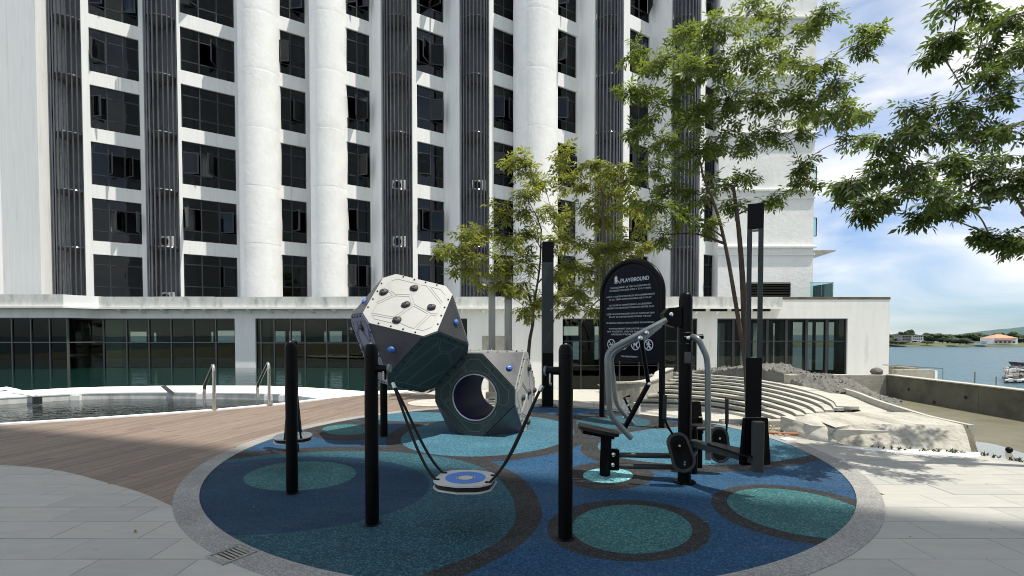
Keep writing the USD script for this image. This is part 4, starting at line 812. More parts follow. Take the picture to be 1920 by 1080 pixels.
def swing(name, lab, c, z, dirv, hang, size, rings=True):
    ang = math.atan2(dirv[1], dirv[0]); t = thing(name, lab, 'swing', loc=(*c, z), rz=ang); h = size / 2
    o = [(-h, -h * .45), (-h * .9, -h * .62), (-h * .72, -h * .82), (-h * .5, -h * .9), (0, -h), (h * .5, -h * .9), (h * .72, -h * .82), (h * .9, -h * .62), (h, -h * .45)]
    outl = Polygon(o + [(-a, -b) for a, b in o]).buffer(.012).buffer(-.006)
    part(t, 'top_plate', MB().prism(outl, .034, .046), 'seat_silver'); part(t, 'core', MB().prism(outl.buffer(-.014), -.004, .034), 'rope'); part(t, 'bottom_plate', MB().prism(outl, -.016, -.004), 'seat_silver')
    if rings:
        part(t, 'blue_ring', MB().prism(Point(0, 0).buffer(h * .70, 32).difference(Point(0, 0).buffer(h * .34, 32)), .046, .050), 'seat_blue')
        part(t, 'groove', MB().prism(Point(0, 0).buffer(h * .30, 32).difference(Point(0, 0).buffer(h * .27, 32)), .046, .047), 'hold_grey')
    for sx_ in (-1, 1):
        hp = np.array([sx_ * hang[0], 0, hang[1] - z])
        for sy in (-1, 1):
            e = np.array([sx_ * h * .88, sy * h * .42, .03]); u = np.linspace(0, 1, 14)[:, None]; path = hp * (1 - u) + e * u; path[:, 2] -= (.13 * np.sin(u[:, 0] * PI) * (u[:, 0] ** .8)); path[:, 1] += sy * .012 * np.sin(u[:, 0] * PI)
            rp = part(t, 'rope', MB().tube(path, .0115, 8), 'rope', smooth=60)
            part(rp, 'ferrule', MB().tube([path[0] * .97 + path[1] * .03, path[1] * .7 + path[0] * .3], .017, 10), 'stainless', smooth=50)
            part(t, 'rope_bolt', MB().lathe([(.014, .046), (.014, .054), (0, .057)], c=(sx_ * h * .86, sy * h * .42, 0), n=10), 'dark_coat')
    return t
cAB = (pA + pB) / 2; swing('rope_swing', 'silver swing seat with a blue ring hung between the two nearest posts', cAB + [0, .03], .385, dAB, (np.linalg.norm(pB - pA) / 2 - .18, 1.20), .47)
swing('rope_swing', 'round pale swing seat behind the leftmost black post', (pC + pD) / 2, .36, dCD, (np.linalg.norm(pD - pC) / 2 - .18, 1.20), .42, False)

# --- two giant cubes with their corners cut off
Ml = np.array([[.9628, .2701, 0], [-.2701, .9628, 0], [0, 0, 1.]]); cl = np.array([-.4139, 8.4527, .6457])
Mu = np.array([[.8219, -.552, .1409], [.462, .501, -.7318], [.3333, .6666, .6668]]); Mu = np.linalg.qr(Mu)[0] * np.sign(np.diag(np.linalg.qr(Mu)[1])); cu = np.array([-1.6051, 7.7834, 1.6119])
def face_T(axis, sg, s):
    n_ = np.zeros(3); n_[axis] = sg; uy = np.array([0, 0, 1.]) if axis != 2 else np.array([0, 1., 0]); ux = np.cross(uy, n_); return frame_T(n_ * s, ux, uy)
def local_hit(px, py, M, c, T):
    """Where the line of sight through a pixel meets a panel, in the panel's own coordinates."""
    r = ray(px, py); o = M.T @ (np.array([0, 0, EYE]) - c); d_ = M.T @ r; Ti = np.linalg.inv(T); o2 = Ti[:3, :3] @ o + Ti[:3, 3]; d2 = Ti[:3, :3] @ d_; return (o2 - d2 * o2[2] / d2[2])[:2]
def hold(parent, T, p, mat, r=.058, seed=0):
    ic = trimesh.creation.icosphere(3); v = ic.vertices.copy(); b = 1 + .5 * (meshkit.fbm(v * 1.3 + seed * 7.1, 2)[:, None] - .5) * [1, 1, .3]; v = v * b; v[:, 2] = np.where(v[:, 2] > 0, np.abs(v[:, 2]) ** .7, v[:, 2] * .1)
    v = v * [r * 1.15, r * .9, r * .72] + [p[0], p[1], .02]; h = part(parent, 'climbing_hold', (trimesh.transform_points(v, T), ic.faces), mat, smooth=True)
    part(h, 'bolt', (lambda m: (trimesh.transform_points(m[0] + [p[0], p[1], .02 + r * .66], T), m[1]))(MB().lathe([(.011, 0), (.011, .008), (0, .009)], n=10).mesh()), 'chrome_bolt' if mat != 'hold_grey' else 'dark_coat')
def cube(name, lab, M, c, s, u, finish, tri_mat, hole_faces, hole_r, seed):
    Tm = np.eye(4); Tm[:3, :3], Tm[:3, 3] = M, c
    t = UsdGeom.Xform.Define(stage, numbered('/World', name)); t.AddTransformOp().Set(Gf.Matrix4d(*Tm.T.ravel().tolist())); t = tag(t.GetPrim(), lab, 'climbing cube'); rg = np.random.default_rng(seed); FT_ = {}; bolts = MB()
    body = trimesh.convex.convex_hull(np.array([np.roll((a * u, b, d_), k) for k in range(3) for a in (-1, 1) for b in (-1, 1) for d_ in (-1, 1)]) * (s - .006))
    if not hole_faces: part(t, 'shell', (np.array(body.vertices), body.faces), 'dark_coat')
    octo = Polygon([(s, -u * s), (s, u * s), (u * s, s), (-u * s, s), (-s, u * s), (-s, -u * s), (-u * s, -s), (u * s, -s)])
    for ax in range(3):
        for sg in (-1, 1):
            T = face_T(ax, sg, s - .002); FT_[(ax, sg)] = T; mat = finish.get((ax, sg), 'panel_teal'); P = octo.buffer(-.004)
            hole = (ax, sg) in hole_faces
            if hole: P = P.difference(Point(*hole_faces[(ax, sg)]).buffer(hole_r, 40))
            pn = part(t, 'panel', MB().prism(P, -.016, .012, T), mat)
            inner = octo.buffer(-.085, join_style=2)
            if hole: inner = inner.difference(Point(*hole_faces[(ax, sg)]).buffer(hole_r + .035, 40))
            pt = [(rg.uniform(-s, s), rg.uniform(-s, s)) for _ in range(13)]; vo = Voronoi(np.array(pt + [(9, 0), (-9, 0), (0, 9), (0, -9)])); rel = MB()
            for ri in vo.point_region[:13]:
                reg = vo.regions[ri]
                if -1 in reg or not reg: continue
                cell = Polygon(vo.vertices[reg]).intersection(inner).buffer(-.012, join_style=2)
                for g in geoms(cell):
                    if g.area < .006: continue
                    if mat in ('panel_light', 'panel_blue'): rel.prism(g.difference(g.buffer(-.012, join_style=2)), .012, .0175, T)
                    else: rel.prism(g.difference(g.buffer(-.0055, join_style=2)), .012, .0135, T)
            if rel.n: part(pn, 'relief', rel, mat if mat in ('panel_light', 'panel_blue') else 'panel_line')
            for k in range(4):      # bolts along the four long edges
                a = np.array([[s, u * s], [u * s, s], [-s, u * s], [-u * s, s]][k if k < 2 else k]); 
            for (ax_, ay_), (bx_, by_) in (((s, u * s), (u * s, s)), ((-u * s, s), (-s, u * s)), ((-s, -u * s), (-u * s, -s)), ((u * s, -s), (s, -u * s))):
                for q in (.14, .38, .62, .86):
                    p = np.array([ax_, ay_]) * (1 - q) + np.array([bx_, by_]) * q; p = p * (1 - .030 / np.linalg.norm((p)) * 1.2); m = MB().lathe([(.0125, .012), (.0125, .022), (.008, .027), (0, .027)], c=(p[0], p[1], 0), n=8).mesh(); bolts.add(trimesh.transform_points(m[0], T), m[1])
    TT = {}
    for a in (-1, 1):
        for b in (-1, 1):
            for d_ in (-1, 1):
                n_ = np.array([a, b, d_]) / 3 ** .5; V = np.array([(a * u, b, d_), (a, b * u, d_), (a, b, d_ * u)]) * s; o = V.mean(0) - n_ * .002; up = (V[2] - V[:2].mean(0)) * (1 if d_ > 0 else -1); ux = np.cross(up, n_); T = frame_T(o, ux, up); TT[(a, b, d_)] = T
                tri = Polygon((np.linalg.inv(T) @ np.c_[V, np.ones(3)].T).T[:, :2]).buffer(-.006, join_style=2); part(t, 'corner_panel', MB().prism(tri, -.012, .008, T), tri_mat)
    part(t, 'bolts', bolts, 'rope', kind='stuff')
    if hole_faces:
        (pa, pb) = [(face_T(*k, s) @ np.array([*v, 0, 1]))[:3] for k, v in hole_faces.items()]; d_ = (pb - pa) / np.linalg.norm(pb - pa)
        ang = np.linspace(0, 2 * PI, 48, endpoint=False); ring_ = lambda p, r: np.array([p + r * (math.cos(a) * np.array([1, 0, 0]) + math.sin(a) * np.array([0, 0, 1])) for a in ang]); k = 48
        pipe = lambda r: (np.vstack([ring_(pa - d_ * .005, r), ring_(pb + d_ * .005, r)]), np.array([(i, (i + 1) % k, k + (i + 1) % k, k + i) for i in range(k)]))
        part(t, 'tunnel', MB().add(*pipe(hole_r - .001)), 'tunnel_blue', smooth=True); part(t, 'tunnel_jacket', MB().add(*pipe(hole_r + .02)), 'dark_coat', smooth=True)
        for key, v in hole_faces.items(): part(t, 'rim', MB().prism(Point(*v).buffer(hole_r + .012, 40).difference(Point(*v).buffer(hole_r - .004, 40)), .012, .022, face_T(*key, s - .002)), 'panel_light')
    return t, FT_, TT
hc = local_hit(890, 745, Ml, cl, face_T(1, -1, .6657))
low, fl, tl = cube('climbing_cube', 'lower climbing cube with a round tunnel hole, standing on the rubber', Ml, cl, .6657, .187, {(0, 1): 'panel_light', (2, 1): 'panel_light', (0, -1): 'panel_teal'}, 'panel_metal', {(1, -1): hc, (1, 1): (-hc[0], hc[1])}, .36, 11)
upp, fu, tu = cube('climbing_cube', 'upper tilted climbing cube with a pale top face and grey holds', Mu, cu, .6657, .166, {(2, 1): 'panel_light', (0, -1): 'panel_blue', (1, 1): 'panel_light', (0, 1): 'panel_light'}, 'panel_metal', {}, .3, 12)
z3 = lambda x_, y_: (640 + x_ / 4.5, 500 + y_ / 4.5); z4 = lambda x_, y_: (800 + x_ / 5.683, 640 + y_ / 5.683)
for k, q in enumerate([(617, 190), (355, 225), (545, 330), (760, 350), (468, 460)]): hold(upp, fu[(2, 1)], local_hit(*z3(*q), Mu, cu, fu[(2, 1)]), 'hold_grey', .058, k)
hold(upp, tu[(1, -1, 1)], local_hit(*z3(957, 470), Mu, cu, tu[(1, -1, 1)]), 'hold_blue', .046, 7); hold(upp, tu[(-1, -1, 1)], local_hit(*z3(425, 695), Mu, cu, tu[(-1, -1, 1)]), 'hold_blue', .048, 8)
hold(upp, tu[(-1, 1, 1)], (0, 0), 'hold_blue', .046, 9)
for q in ((100, 530), (185, 510), (200, 690)): hold(upp, fu[(0, -1)], local_hit(*z3(*q), Mu, cu, fu[(0, -1)]), 'hold_grey', .05, q[0])
for k, q in enumerate([(1075, 285), (1135, 520), (1077, 540), (1013, 600), (1068, 855)]): hold(low, fl[(0, 1)], local_hit(*z4(*q), Ml, cl, fl[(0, 1)]), 'hold_grey', .055, 20 + k)
hold(low, tl[(1, -1, 1)], local_hit(*z4(875, 290), Ml, cl, tl[(1, -1, 1)]), 'hold_blue', .046, 31)

# --- notice board
p0, p1 = np.array([*G(1128.5, 783), 0]), np.array([*G(1240.5, 803), 0]); W = np.linalg.norm(p1 - p0); TS = frame_T(p0, p1 - p0, (0, 0, 1))
sg = thing('notice_board', 'black arched playground rules board on two posts', 'notice board')
loc3 = lambda u, z, n_=0: (TS @ np.array([u, z, n_, 1]))[:3]
zs, zp = 2.34, 2.93; an = np.linspace(PI, 0, 25)
outline = [loc3(0, -.03), loc3(0, 1.2), *[loc3(W / 2 + W / 2 * math.cos(a), zs + (zp - zs) * math.sin(a)) for a in an], loc3(W, 1.2), loc3(W, -.03)]
part(sg, 'frame', MB().tube(outline, .052, 14), 'black_coat', smooth=40)
board = Polygon([(.045, 1.12), (W - .045, 1.12), *[(W / 2 + (W / 2 - .045) * math.cos(a), zs + (zp - zs - .045) * math.sin(a)) for a in an[::-1]]])
part(sg, 'board', MB().prism(board, -.02, .02, TS), 'sign_face'); part(sg, 'seam', MB().prism(board.buffer(-.03).difference(board.buffer(-.042)), .02, .022, TS), 'dark_coat')
for q in ((.0, 0), (W, 0)): part(sg, 'foot_plate', MB().box(loc3(q[0], .012), (.2, .2, .02), ch=.004), 'black_coat')
def words(txt, uc, zc, width, height, bold=False):
    m = meshkit.text_mesh(txt, height, .002, bold); v = np.array(m.vertices); v[:, 0] -= v[:, 0].min(); v[:, 0] *= width / v[:, 0].max(); v[:, 0] += uc - width / 2; v[:, 1] += zc - height / 2; v[:, 2] += .0205
    return part(sg, 'lettering', (trimesh.transform_points(v, TS), m.faces), 'sign_print')
zc = lambda y: EYE + (628 - y) / F_PX * 9.02
words('PLAYGROUND', W / 2 + .10, zc(525), .64, .066, True)
wm = W / 2 - .01
for txt, y, wd in (('THE EQUIPMENT IN THIS PLAYGROUND IS', 537.5, .94), ('INTENDED FOR USER AGED 3 TO 12 YEARS', 543, .98), ('ADULT SUPERVISION IS RECOMMENDED', 554.5, 1.14), ('AT ALL TIMES WHEN CHILDREN ARE AT PLAY', 560, 1.0),
                   ('ALL HELMETS, DRAWSTRINGS & ACCESSORIES', 571, 1.0), ('AROUND THE NECK MUST REMOVED BEFORE PLAY', 576.5, 1.12), ('USER CAUTION REQUIRED AS PLAY SURFACES CAN', 588, 1.12), ('BE HOT IN CERTAIN HOURS DURING THE DAY', 593.5, 1.0),
                   ('NO SMOKING, DRINKS OR FOOD ALLOWED IN THE PLAYGROUND', 605, 1.12), ('THE MANAGEMENT SHALL NOT BE LIABLE FOR', 616, 1.02), ('ANY ACCIDENT, LOSS OR INJURY, DAMAGE', 621.5, 1.10), ('ARISING FROM THE USE OF', 627, .9), ('THE MANAGEMENT', 668.5, .4)):
    words(txt, wm, zc(y), wd * .97, .027)
ic_ = MB(); u0 = W / 2 - .36; z0_ = zc(525) - .045
ic_.prism(unary_union([sbox(u0, z0_, u0 + .06, z0_ + .10), Polygon([(u0 - .012, z0_ + .10), (u0 + .072, z0_ + .10), (u0 + .03, z0_ + .15)]), Polygon([(u0 + .06, z0_ + .07), (u0 + .14, z0_), (u0 + .12, z0_), (u0 + .06, z0_ + .05)])]).difference(sbox(u0 + .02, z0_, u0 + .04, z0_ + .035)), .0205, .0225, TS); part(sg, 'emblem', ic_, 'sign_print')
for k in range(4):
    uc, zz = .25 + k * .285, zc(646); ring_ = Point(uc, zz).buffer(.098, 24).difference(Point(uc, zz).buffer(.082, 24)); a = .058
    slash = LineString([(uc - .06, zz + .06), (uc + .06, zz - .06)]).buffer(.007)
    g = [unary_union([sbox(uc - .055, zz - .02, uc + .05, zz - .002), LineString([(uc + .045, zz + .01), (uc + .03, zz + .03), (uc + .05, zz + .05)]).buffer(.005)]),
         unary_union([LineString([(uc - .04, zz - .05), (uc + .035, zz + .045)]).buffer(.008), Point(uc + .035, zz + .045).buffer(.018), LineString([(uc - .045, zz + .03), (uc + .03, zz - .045)]).buffer(.006)]),
         unary_union([sbox(uc - .045, zz - .01, uc + .035, zz + .022), sbox(uc - .042, zz - .05, uc - .028, zz), sbox(uc + .018, zz - .05, uc + .032, zz), Polygon([(uc + .02, zz + .01), (uc + .06, zz + .035), (uc + .03, zz + .055), (uc + .01, zz + .02)])]),
         unary_union([Point(uc, zz + .052).buffer(.016), LineString([(uc, zz + .03), (uc, zz - .015)]).buffer(.017), LineString([(uc, zz - .01), (uc - .03, zz - .06)]).buffer(.008), LineString([(uc, zz - .01), (uc + .03, zz - .06)]).buffer(.008), LineString([(uc - .04, zz), (uc, zz + .03), (uc + .04, zz + .005)]).buffer(.007)])][k]
    part(sg, 'ban_sign', MB().prism(unary_union([ring_, slash, g.intersection(Point(uc, zz).buffer(.08))]), .0205, .0225, TS), 'sign_print')

# --- two seat exercise machine
gm = thing('exercise_machine', 'black outdoor exercise machine with silver handle bars and two seats', 'exercise machine'); Y0 = 5.34; P = A
bs = G(1283, 905); part(gm, 'main_post', MB().lathe([(.07, -.02), (.07, 1.99), (.066, 2.02), (.055, 2.045), (.03, 2.06), (0, 2.064)], c=(*bs, 0), n=28), 'black_coat', smooth=40)
part(gm, 'post_seam', MB().lathe([(.0715, 1.955), (.0715, 1.965)], c=(*bs, 0), n=28), 'dark_coat')
gus = [P(1272, 578, Y0), P(1252, 580, Y0), P(1243, 590, Y0), P(1246, 606, Y0), P(1262, 612, Y0), P(1272, 610, Y0)]
part(gm, 'pivot_plate', MB().prism(Polygon([(q[0], q[2]) for q in gus]).buffer(.012), -.07, .07, frame_T((0, Y0, 0), (1, 0, 0), (0, 0, 1))), 'black_coat')
def bolt(q, r=.022, dirv=(0, -1, 0), off=.0): q = np.array(q); d_ = np.array(dirv, float); part(gm, 'bolt', MB().tube([q, q + d_ * .012, q + d_ * .02], [r, r, r * .5], 12), 'chrome_bolt', smooth=40)
bolt(P(1254, 590, Y0) + [0, -.07, 0])
hy1, hy2 = Y0 - .16, Y0 + .30
bar1 = fillet([P(1249, 600, Y0 - .10), P(1138, 658, hy1), P(1143, 778, hy1), P(1184, 822, hy1)], .10, 7); part(gm, 'handle_bar', MB().tube(bar1, .030, 14), 'silver_coat', smooth=50)
bar2 = fillet([P(1215, 622, Y0 + .05), P(1145, 664, hy2), P(1155, 758, hy2), P(1188, 796, hy2)], .10, 7); part(gm, 'handle_bar', MB().tube(bar2, .027, 14), 'silver_coat', smooth=50)
part(gm, 'bar_gusset', MB().add(np.vstack([[P(1200, 629, hy1 + .02), P(1246, 604, hy1 + .02), P(1240, 614, hy1 + .02), P(1208, 640, hy1 + .02)], [P(1200, 629, hy1 + .04), P(1246, 604, hy1 + .04), P(1240, 614, hy1 + .04), P(1208, 640, hy1 + .04)]]), [[0, 1, 2, 3], [7, 6, 5, 4], [0, 4, 5, 1], [1, 5, 6, 2], [2, 6, 7, 3], [3, 7, 4, 0]]), 'silver_coat')
bolt(P(1212, 624, hy1 - .03)); bolt(P(1200, 634, hy1 - .035), .026)
rodA, rodB, rodC = P(1202, 636, hy1 - .005), P(1216, 720, Y0 - .08), P(1168, 808, Y0 + .0)
part(gm, 'link', MB().tube([rodA, rodB], .022, 10), 'black_coat', smooth=50); part(gm, 'link', MB().tube([rodB, rodC], .028, 10), 'black_coat', smooth=50); bolt(rodB + [0, -.02, 0], .02); part(gm, 'lever', MB().tube([P(1185, 775, Y0), P(1170, 740 + 6, Y0 + .05), P(1181, 742, Y0 + .05)], .013, 8), 'black_coat')
bolt(P(1178, 760, Y0 - .03), .014); bolt(P(1169, 783, Y0 - .03), .014)
# left seat on its leg
lb = P(1139, 892, 5.60); leg = MB().tube([P(1134, 895, 5.60), P(1137, 812, 5.56)], .062, 4); part(gm, 'seat_leg', leg, 'black_coat')
sc_ = P(1121, 806, 5.55); seat_poly = Polygon([(-.20, -.12), (.17, -.12), (.21, -.07), (.21, .07), (.17, .12), (-.20, .12)]).buffer(.02); part(gm, 'seat', MB().prism(seat_poly, -.018, .02, frame_T(sc_, (1, -.1, -.20), (0, 1, 0))), 'seat_board')
part(gm, 'seat_carrier', MB().box(sc_ + [.0, 0, -.045], (.36, .12, .04), R=rot((0, 1, 0), .19)), 'black_coat')
part(gm, 'clamp_plate', MB().span(P(1141, 842, 5.46), P(1160, 881, 5.50), ch=.01), 'black_coat'); bolt(P(1150, 852, 5.455)); bolt(P(1149, 871, 5.455))
part(gm, 'base_tube', MB().tube([P(1158, 853, 5.52), P(1276, 855, Y0 + .12)], .03, 12), 'grey_coat', smooth=50); part(gm, 'base_tube', MB().tube([P(1158, 874, 5.52), P(1276, 876, Y0 + .12)], .03, 12), 'grey_coat', smooth=50)
# pedal discs
def disc(c, r, tilt, n_):
    T = frame_T(c, (math.cos(tilt), 0, math.sin(tilt)), (-math.sin(tilt), 0, math.cos(tilt))); oval = unary_union([Point(0, .10).buffer(r * .92, 24), Point(0, -.09).buffer(r, 24)]).convex_hull
    w_ = part(gm, 'pedal_wheel', MB().prism(oval, -.03, .03, T), 'dark_coat'); part(w_, 'rim', MB().prism(oval.buffer(.012).difference(oval.buffer(-.016)), .024, .042, T), 'grey_coat'); part(w_, 'cover', MB().prism(Point(0.01, .07).buffer(r * .55, 20), .03, .05, T), 'black_coat')
    for q in ((0, .08), (.0, -.1)): part(w_, 'bolt', MB().prism(Point(*q).buffer(.012), .05, .06, T), 'chrome_bolt')
disc(P(1275, 847, Y0 - .17), .112, .32, 0); disc(P(1347, 833, Y0 + .30), .105, .1, 1)
part(gm, 'pedal_rod', MB().tube(fillet([P(1262, 815, Y0 - .2), P(1252, 800, Y0 - .2), P(1246, 785, Y0 - .2), P(1247, 742, Y0 - .2)], .05), .012, 8), 'black_coat', smooth=50); part(gm, 'grip', MB().tube([P(1246, 785, Y0 - .2), P(1247, 741, Y0 - .2)], .02, 10), 'rope', smooth=50)
part(gm, 'pedal_rod', MB().tube(fillet([P(1348, 828, Y0 + .3), P(1362, 815, Y0 + .3), P(1363, 790, Y0 + .3), P(1363, 750, Y0 + .3)], .05), .012, 8), 'black_coat', smooth=50); part(gm, 'grip', MB().tube([P(1363, 795, Y0 + .3), P(1363, 748, Y0 + .3)], .02, 10), 'rope', smooth=50)
part(gm, 'crank', MB().tube([P(1282, 872, Y0 - .2), P(1298, 862, Y0 - .1), P(1306, 846, Y0 - .05)], .014, 8), 'silver_coat', smooth=50)
# right handle
bar3 = fillet([P(1292, 630, Y0 - .02), P(1308, 633, Y0 - .12), P(1325, 668, Y0 - .14), P(1327, 690, Y0 - .14), P(1328, 862, Y0 - .14)], .08, 7); part(gm, 'handle_bar', MB().tube(bar3, .031, 14), 'silver_coat', smooth=50); part(gm, 'pivot_axle', MB().tube([P(1282, 634, Y0 - .06), P(1318, 631, Y0 - .06)], .026, 12), 'black_coat', smooth=50); bolt(P(1290, 634, Y0 - .09)); 
# far backrest, beam to the right with its own backrest
trap = lambda w0, w1, h: Polygon([(-w0, 0), (w0, 0), (w1, h), (-w1, h)]).buffer(.015)
part(gm, 'backrest', MB().prism(trap(.13, .085, .36), -.03, .0, frame_T(P(1300, 812, Y0 + .55), (1, .3, 0), (0, 0, 1))), 'black_coat'); part(gm, 'rear_leg', MB().span(P(1306, 780, Y0 + .62), P(1317, 888, Y0 + .56), ch=.006), 'black_coat'); part(gm, 'rear_seat', MB().box(P(1312, 800, Y0 + .45), (.3, .3, .035), ch=.008), 'seat_board')
b0, b1 = P(1300, 838, Y0), P(1418, 880, 4.74); b1[2] = .40; b0[2] = .43; d_ = (b1 - b0) / np.linalg.norm(b1 - b0); sd = np.cross(d_, [0, 0, 1.]); sd /= np.linalg.norm(sd); Rb = np.stack([d_, -sd, np.cross(d_, -sd)], 1)
part(gm, 'seat_beam', MB().box((b0 + b1) / 2, (np.linalg.norm(b1 - b0) + .06, .11, .07), R=Rb, ch=.006), 'grey_coat'); part(gm, 'cross_bracket', MB().box(P(1318, 836, Y0 - .08), (.2, .12, .03), R=Rb, ch=.004), 'silver_coat')
part(gm, 'seat', MB().prism(Polygon([(-.30, -.05), (.22, -.13), (.22, .15), (-.30, .06)]), .036, .05, np.block([[Rb, (b0 * .3 + b1 * .7)[:, None]], [np.zeros((1, 3)), np.ones((1, 1))]])), 'dark_coat')
q0 = P(1418, 884, 4.72); zt_ = P(1418, 789, 4.72)[2]; part(gm, 'seat_upright', MB().box([q0[0], 4.70, (q0[2] + zt_) / 2], (.10, .06, zt_ - q0[2]), ch=.006), 'grey_coat')
part(gm, 'backrest', MB().prism(trap(.138, .105, .43), -.02, .02, frame_T([P(1414, 868, 4.80)[0], 4.79, P(1414, 868, 4.80)[2]], (1, .12, 0), (0, 0, 1))), 'black_coat')
part(gm, 'base_plate', MB().lathe([(0, .0), (.12, .0), (.12, .014), (.07, .02)], c=(*bs, .004), n=20), 'black_coat')
part(gm, 'rear_post', MB().lathe([(.05, 0), (.05, .55), (0, .56)], c=(*(bs + [.22, .35]), 0), n=14), 'black_coat', smooth=40)

part(gm, 'maker_plate', MB().span([bs[0] - .034, bs[1] - .0725, 1.30], [bs[0] + .034, bs[1] - .069, 1.42]), 'panel_metal')
for z_ in (1.62, 1.50, .46, .34): part(gm, 'weld_collar', MB().lathe([(.0705, z_ - .012), (.076, z_ - .004), (.076, z_ + .004), (.0705, z_ + .012)], c=(*bs, 0), n=24), 'dark_coat')
# --- square lamp columns
def lamp(lab, base, w_, h, slot0, slot1, rz):
    t = thing('lamp_column', lab, 'lamp column', loc=(*base, 0), rz=rz); s = w_ / 2
    part(t, 'base_plate', MB().box((0, 0, .012), (w_ + .16, w_ + .16, .016), ch=.004), 'dark_coat'); part(t, 'base', MB().span((-s, -s, .0), (s, s, slot0), ch=.008), 'black_coat')
    for sx_ in (-1, 1): part(t, 'side_plate', MB().span((sx_ * s, -s, slot0 - .002), (sx_ * (s - .075), s, slot1 + .002), ch=.004), 'grey_coat')
    part(t, 'head', MB().span((-s, -s, slot1), (s, s, h), ch=.008), 'black_coat'); part(t, 'diffuser', MB().span((-s + .08, -s + .02, slot1 - .012), (s - .08, s - .02, slot1 - .001)), 'paint_white')
    for sx_ in (-1, 1):
        for sy in (-1, 1): part(t, 'anchor_bolt', MB().lathe([(.014, .02), (.014, .035), (0, .04)], c=(sx_ * (s + .045), sy * (s + .045), 0), n=8), 'stainless')
lamp('black lamp column with an open slot right of the exercise machine', G(1419, 800) + [0, .14], .255, 3.88, 1.20, 3.44, -.42); lamp('tall black square lamp column between the cubes and the notice board', G(1027, 763) + [0, .1], .25, 3.66, 1.2, 3.2, PI / 2)
# --- outdoor shower
sh = thing('outdoor_shower', 'grey steel outdoor shower frame with two square posts behind the cubes', 'shower'); ys = 12.5
for a, b in ((916, 928.5), (946, 960)): part(sh, 'post', MB().span([*A(a, 745, ys)[:1], ys, -.05], [A(b, 745, ys)[0], ys + .17, A(b, 531, ys)[2]], ch=.006), 'brushed_steel')
part(sh, 'crossbar', MB().span([A(899, 530, ys)[0], ys - .1, A(899, 530, ys)[2]], [A(960.5, 518, ys)[0], ys + .19, A(960, 519, ys)[2]], ch=.006), 'brushed_steel'); part(sh, 'shower_head', MB().lathe([(0, 0), (.06, .0), (.06, -.03), (0, -.05)], c=A(909, 532, ys - .02), n=14), 'chrome_bolt'); part(sh, 'tap_box', MB().span([A(911, 743, ys)[0], ys - .14, .0], [A(930, 743, ys)[0], ys - .01, .17], ch=.01), 'stainless')
part(sh, 'tap', MB().tube([A(922, 655, ys - .01), A(922, 655, ys - .1), A(922, 660, ys - .1)], .02, 8), 'chrome_bolt')
# --- pool grab rails
for lab, x0, y0, xa, ya, xb, yb in (('left stainless grab rail at the pool edge', 402, 770, 398, 684, 383, 725), ('right stainless grab rail at the pool edge, left of the leftmost post', 505, 761, 502, 680, 483, 722)):
    b = G(x0, y0); t = thing('grab_rail', lab, 'grab rail', 'grab rails at the pool edge'); Y1, Y2 = b[1], b[1] + .55
    part(t, 'rail', MB().tube(fillet([(b[0], Y1, .02), (b[0], Y1, A(x0, ya + 6, Y1)[2] - .02), (b[0] - .045, Y1 + .06, A(x0, ya, Y1)[2]), A(xb, yb, Y2), [A(xb, yb, Y2)[0], Y2, -.5]], .10, 6), .034, 12), 'stainless', smooth=50); part(t, 'flange', MB().lathe([(0, .03), (.075, .03), (.075, .045), (.036, .06)], c=(b[0], Y1, 0), n=16), 'stainless', smooth=30)

